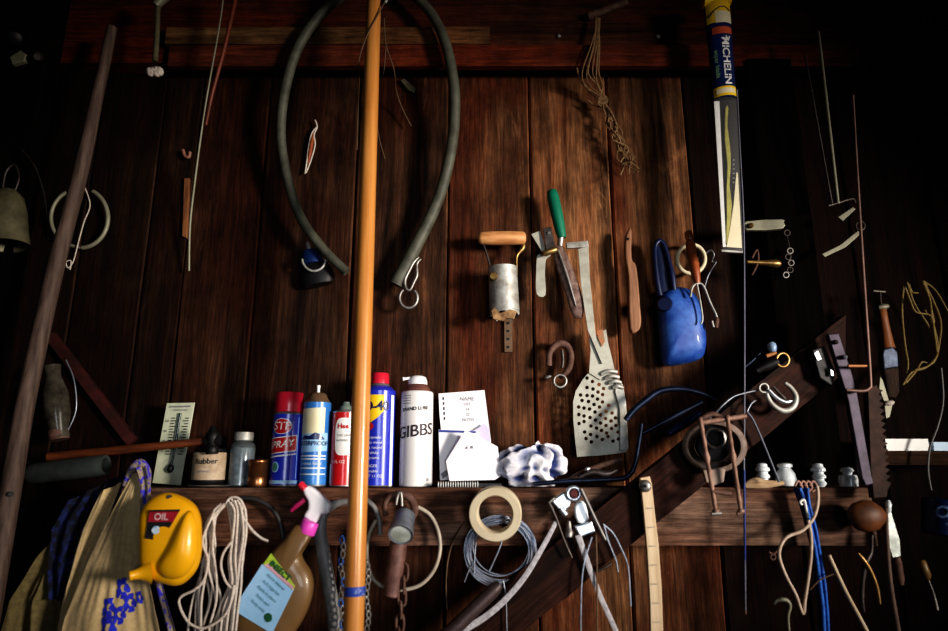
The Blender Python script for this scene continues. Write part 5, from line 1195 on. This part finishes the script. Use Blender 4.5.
w.text('INSECT', mat('dark_green_print', (.02, .12, .05), .5), lt(280, 571), size=.0135, bold=.03)
for i, l in enumerate(('Home defense', 'Kills bugs fast', 'Apply to plants', 'Shake well', 'Keep away')): w.text(l, mat('teal_print', (.05, .22, .28), .5), lt(276 - i * 4.4, 582 + i * 6), size=.0068, bold=.0)
q = [(264, 616), (268, 613), (272, 616), (271, 621), (266, 622)]
w.cut(q, mat('dark_green_print', (.02, .12, .05), .5), y=YS - .0252, th=.0012, bv=.0003, smooth=3)
w.build('label_sticker', parent=t, label='pale blue and lime printed label')
w = MB(); w.rev((306, 533.5, YS), (311, 521, YS), [(0, 8.4), (.05, 8.9), (.9, 8.9), (1, 8)], magenta_m, n=28); w.build('collar', parent=t, label='magenta ring collar')
w = MB(); w.cut([(303, 487), (308, 486), (317, 491), (329, 503), (329, 510), (327, 514), (320, 515), (315, 524), (303, 517), (307, 509), (307, 501), (303, 494)], whiteplastic_m, y=YS, th=.026, bv=.006, smooth=2); w.build('spray_head', parent=t, label='white plastic trigger head')
w = MB(); w.rev((305, 489, YS), (300, 483.5, YS), [(0, 3.2), (.5, 3.8), (1, 3.4)], redplastic_m, n=16); w.build('nozzle', parent=t, label='red nozzle')
w = MB(); w.tube([(304, 500), (300, 503), (295, 507), (291, 511)], [2.4, 2.8, 2.6, 1.8], mat('dark_pink_trigger', (.45, .03, .14), .4), y=YS, n=10, flat=1.5); w.build('trigger', parent=t, label='dark pink trigger')

# ------------------------------------------------------------------ white cord hank
random.seed(14)
t = thing('white_cord_hank', 'untidy hank of white cord hanging below the shelf', 'cord', (222, 640, -.18))
w = MB()
lefts = [(188, 6), (194, 5), (199, 5), (205, 4), (210, 3)]
for i in range(9):
    x0 = 224 + random.uniform(-4, 3); xl = 194 + i * 3.2
    yy = -.228 - .004 * (i % 4)
    w.tube([(x0, 504), (x0 - 8, 512), (203 + i * 1.6 + random.uniform(-2, 2), 528), (199 + i * 2.2 + random.uniform(-3, 3), 548), (198 + i * 2.2 + random.uniform(-3, 4), 570), (xl + random.uniform(-3, 3), 600), (xl - 4 + random.uniform(-4, 4), 630), (xl - 4, 660)], 1.25, rope_m, y=yy, n=8)
for i in range(11):
    x0 = 227 + i * 1.5; yy = -.231 - .005 * (i % 3)
    w.tube([(x0, 500 + random.uniform(-1, 3)), (x0 + 3 + random.uniform(-1, 2), 512), (232 + i * 1.3 + random.uniform(-2, 2), 535), (229 + i * 1.4 + random.uniform(-2, 2), 560), (229 + i * 1.0 + random.uniform(-2.5, 2.5), 585), (219 + i * 1.8 + random.uniform(-3, 3), 612), (214 + i * 1.9, 660)], 1.3, rope_m, y=yy, n=8)
w.build('strands', parent=t)
w = MB(); w.tube([(214, 512), (204, 535), (203, 545), (208, 560), (204, 580), (194, 590), (182, 596), (179, 603), (184, 616), (192, 625), (205, 628), (222, 618), (230, 605), (234, 585)], 1.4, rope_m, y=-.246, n=8); w.tube([(233, 540), (224, 552), (221, 565), (225, 580), (231, 588)], 1.3, rope_m, y=-.246, n=8); w.build('loose_loop', parent=t)
w = MB(); w.tube([(240, 505), (244, 518), (252, 530), (261, 538), (268, 541)], 1.4, rope_m, y=-.236, n=8); w.tube([(226, 504), (230, 498), (238, 498), (243, 505), (240, 516)], 1.3, rope_m, y=-.236, n=8); w.build('loose_end', parent=t)

# ------------------------------------------------------------------ yellow jug
t = thing('yellow_oil_jug', 'yellow plastic oil jug with dark label hung spout down', 'oil jug', (165, 586, -.2))
YJ = -.262
w = MB(); w.pillow([(169, 492.5), (182, 496), (194, 504), (200, 517), (201, 535), (200.5, 555), (195, 572), (182, 584.5), (168, 584), (152, 577), (143, 564), (142, 545), (142, 517), (148, 503), (158, 495)], (172, 545), jug_m, y=YJ, d=.026, back=.018, pw=3.2)
w.rev((169.5, 497.5, YJ - .0165), (169.5, 497.5, YJ), [(0, 2.6), (1, 2.6)], black_m, n=14)
w.build('jug_body', parent=t, label='bright yellow plastic body')
w = MB(); w.pillow([(187, 512), (195, 517), (198, 535), (196, 560), (183, 577), (166, 578), (158, 567), (170, 545)], (183, 550), jug_m, y=YJ - .018, d=.022, back=.004, pw=2.0); w.build('bulge', parent=t)
w = MB(); w.rev((150, 571, YJ - .012), (129, 576, YJ - .03), [(0, 13), (.3, 8.5), (.5, 6), (.85, 4.4), (.9, 5), (1, 4.6)], jug_m, n=24); w.build('spout', parent=t)
w = MB(); w.cut([(148.5, 510), (180, 509.5), (162, 541), (144.8, 538.5)], ink_m, y=YJ - .0256, th=.0014, bv=.0004)
w.cut([(149, 512), (178.5, 511.5), (173, 522), (147.5, 522)], mat('dark_red_print', (.40, .02, .04), .5), y=YJ - .0266, th=.001, bv=.0003)
w.text('OIL', mat('pink_white', (.75, .5, .5), .5), (lambda u, v: P(161, 517, YJ - .0278) + Vector((u, 0, v))), size=.015, bold=.03)
w.rev((156, 530, YJ - .0278), (156, 530, YJ - .026), [(0, 4), (1, 4)], mat('pale_print', (.4, .5, .55), .5, nscale=90, c2=(.1, .15, .3)), n=16)
w.build('label_sticker', parent=t, label='black label with dark red band')

# ------------------------------------------------------------------ cloths at the lower left
def edge(pts, v):
    ys = [p[1] for p in pts]
    for a, b in zip(pts, pts[1:]):
        if v <= b[2] or b is pts[-1]:
            f = (v - a[2]) / (b[2] - a[2]); f = max(0, min(1, f)); f = f
            return (a[0] + (b[0] - a[0]) * f, a[1] + (b[1] - a[1]) * f)
def cloth(L, R, y, amp, nf, ph, gather=.3):
    def fn(u, v):
        a = edge(L, v); b = edge(R, v); px = a[0] + (b[0] - a[0]) * u; py = a[1] + (b[1] - a[1]) * u
        f = (gather + (1 - gather) * v)
        q = amp * f * (math.sin(u * nf * math.pi * 2 + ph + 1.2 * math.sin(v * 3)) * .6 + .4 * noise.noise(Vector((u * 5, v * 2.5, ph))) + .35 * noise.noise(Vector((u * 14, v * 5, ph + 3))))
        p = P(px, py, y); return (p.x, y + q, p.z)
    return fn
t = thing('khaki_apron', 'khaki cloth apron with blue flowers hanging in folds from a peg', 'apron', (110, 680, -.2))
fnA = cloth([(132, 474, 0), (112, 510, .2), (86, 562, .45), (62, 620, .75), (45, 690, 1)], [(146, 470, 0), (140, 510, .2), (146, 565, .45), (158, 620, .75), (170, 690, 1)], -.215, .012, 1.3, .6)
w = MB(); w.sheet(fnA, 60, 60, khaki_m, th=.0015)
def flower(u0, v0, s):
    for k in range(5):
        a = k * 1.2566; cu, cv = u0 + s * math.cos(a), v0 + s * .8 * math.sin(a)
        vs = [Vector(fnA(cu, cv)) + Vector((0, -.0012, 0))]; fs = []
        for i in range(10):
            b = i * math.pi / 5; vs.append(Vector(fnA(cu + s * .66 * math.cos(b) * (1 + .3 * math.sin(3 * b + k)), cv + s * .5 * math.sin(b) * (1 + .3 * math.sin(2 * b + k * 2)))) + Vector((0, -.0012, 0)))
        for i in range(10): fs.append((0, 1 + i, 1 + (i + 1) % 10))
        w.add(vs, fs, flower_m)
for (u0, v0, s) in ((.62, .58, .05), (.70, .66, .045), (.48, .68, .045), (.60, .72, .04), (.50, .78, .05), (.36, .85, .05), (.84, .50, .03), (.82, .63, .03)): flower(u0, v0, s)
w.build('apron_cloth', parent=t)
w = MB(); w.sheet(cloth([(134, 468, 0), (140, 486, .2), (141, 515, .5), (139, 565, 1)], [(147, 466, 0), (151, 488, .2), (148, 520, .5), (146, 565, 1)], -.228, .008, 1.5, 2, .8), 16, 40, floral_m, th=.0012)
w.sheet(cloth([(148, 560, 0), (156, 590, .3), (166, 630, .6), (175, 680, 1)], [(154, 558, 0), (163, 588, .3), (174, 625, .6), (184, 680, 1)], -.216, .006, 1.2, 1, .8), 10, 30, floral_m, th=.0012)
w.build('floral_trim', parent=t, label='blue floral trim')
w = MB(); w.sheet(cloth([(100, 492, 0), (82, 530, .25), (66, 590, .6), (46, 690, 1)], [(122, 482, 0), (108, 520, .25), (90, 570, .6), (72, 690, 1)], -.185, .010, 1.4, 2.5, .6), 26, 40, khaki_m, th=.0015); w.build('apron_side', parent=t)
w = MB(); w.tube([(125, 486), (132, 470), (140, 463), (147, 472), (146, 490), (140, 505)], [3, 4, 4.5, 4, 3.5, 3], floral_m, y=-.205, n=10); w.build('neck_tie', parent=t)
fnB = cloth([(75, 515, 0), (40, 555, .25), (12, 600, .6), (-10, 680, 1)], [(88, 508, 0), (70, 560, .25), (62, 600, .6), (70, 680, 1)], -.155, .014, 2.0, 4, .5)
w = MB(); w.sheet(fnB, 40, 50, mat('dim_khaki', (.20, .16, .07), .9, nscale=110, c2=(.13, .10, .045), bump=.2), th=.0015); top(w, 'khaki_shirt', 'second khaki cloth hanging in dim folds left of the flowered apron', 'cloth')  # khaki darkened in its colour, standing for the dimness at the left
w = MB(); w.sheet(cloth([(70, 500, 0), (52, 530, .3), (48, 570, .7), (50, 600, 1)], [(130, 470, 0), (118, 500, .3), (96, 560, .7), (84, 600, 1)], -.168, .010, 3, 5, .7), 40, 40, mat('dim_blue_print', (.015, .025, .12), .9, nscale=70, c2=(.004, .005, .012), lo=.48, hi=.62), th=.0015); top(w, 'blue_cloth', 'dark blue patterned cloth bunched behind the khaki apron', 'cloth')
w = MB(); w.rev((30, 474, -.16), (106, 465, -.16), [(0, 9), (.05, 10.5), (.95, 10.5), (1, 10), (.99, 7), (.9, 7)], mat('grey_roll', (.07, .08, .075), .7, c2=(.03, .036, .033), nscale=20), n=26); top(w, 'paper_roll', 'dim grey rolled tube lying above the dark blue cloth', 'roll')
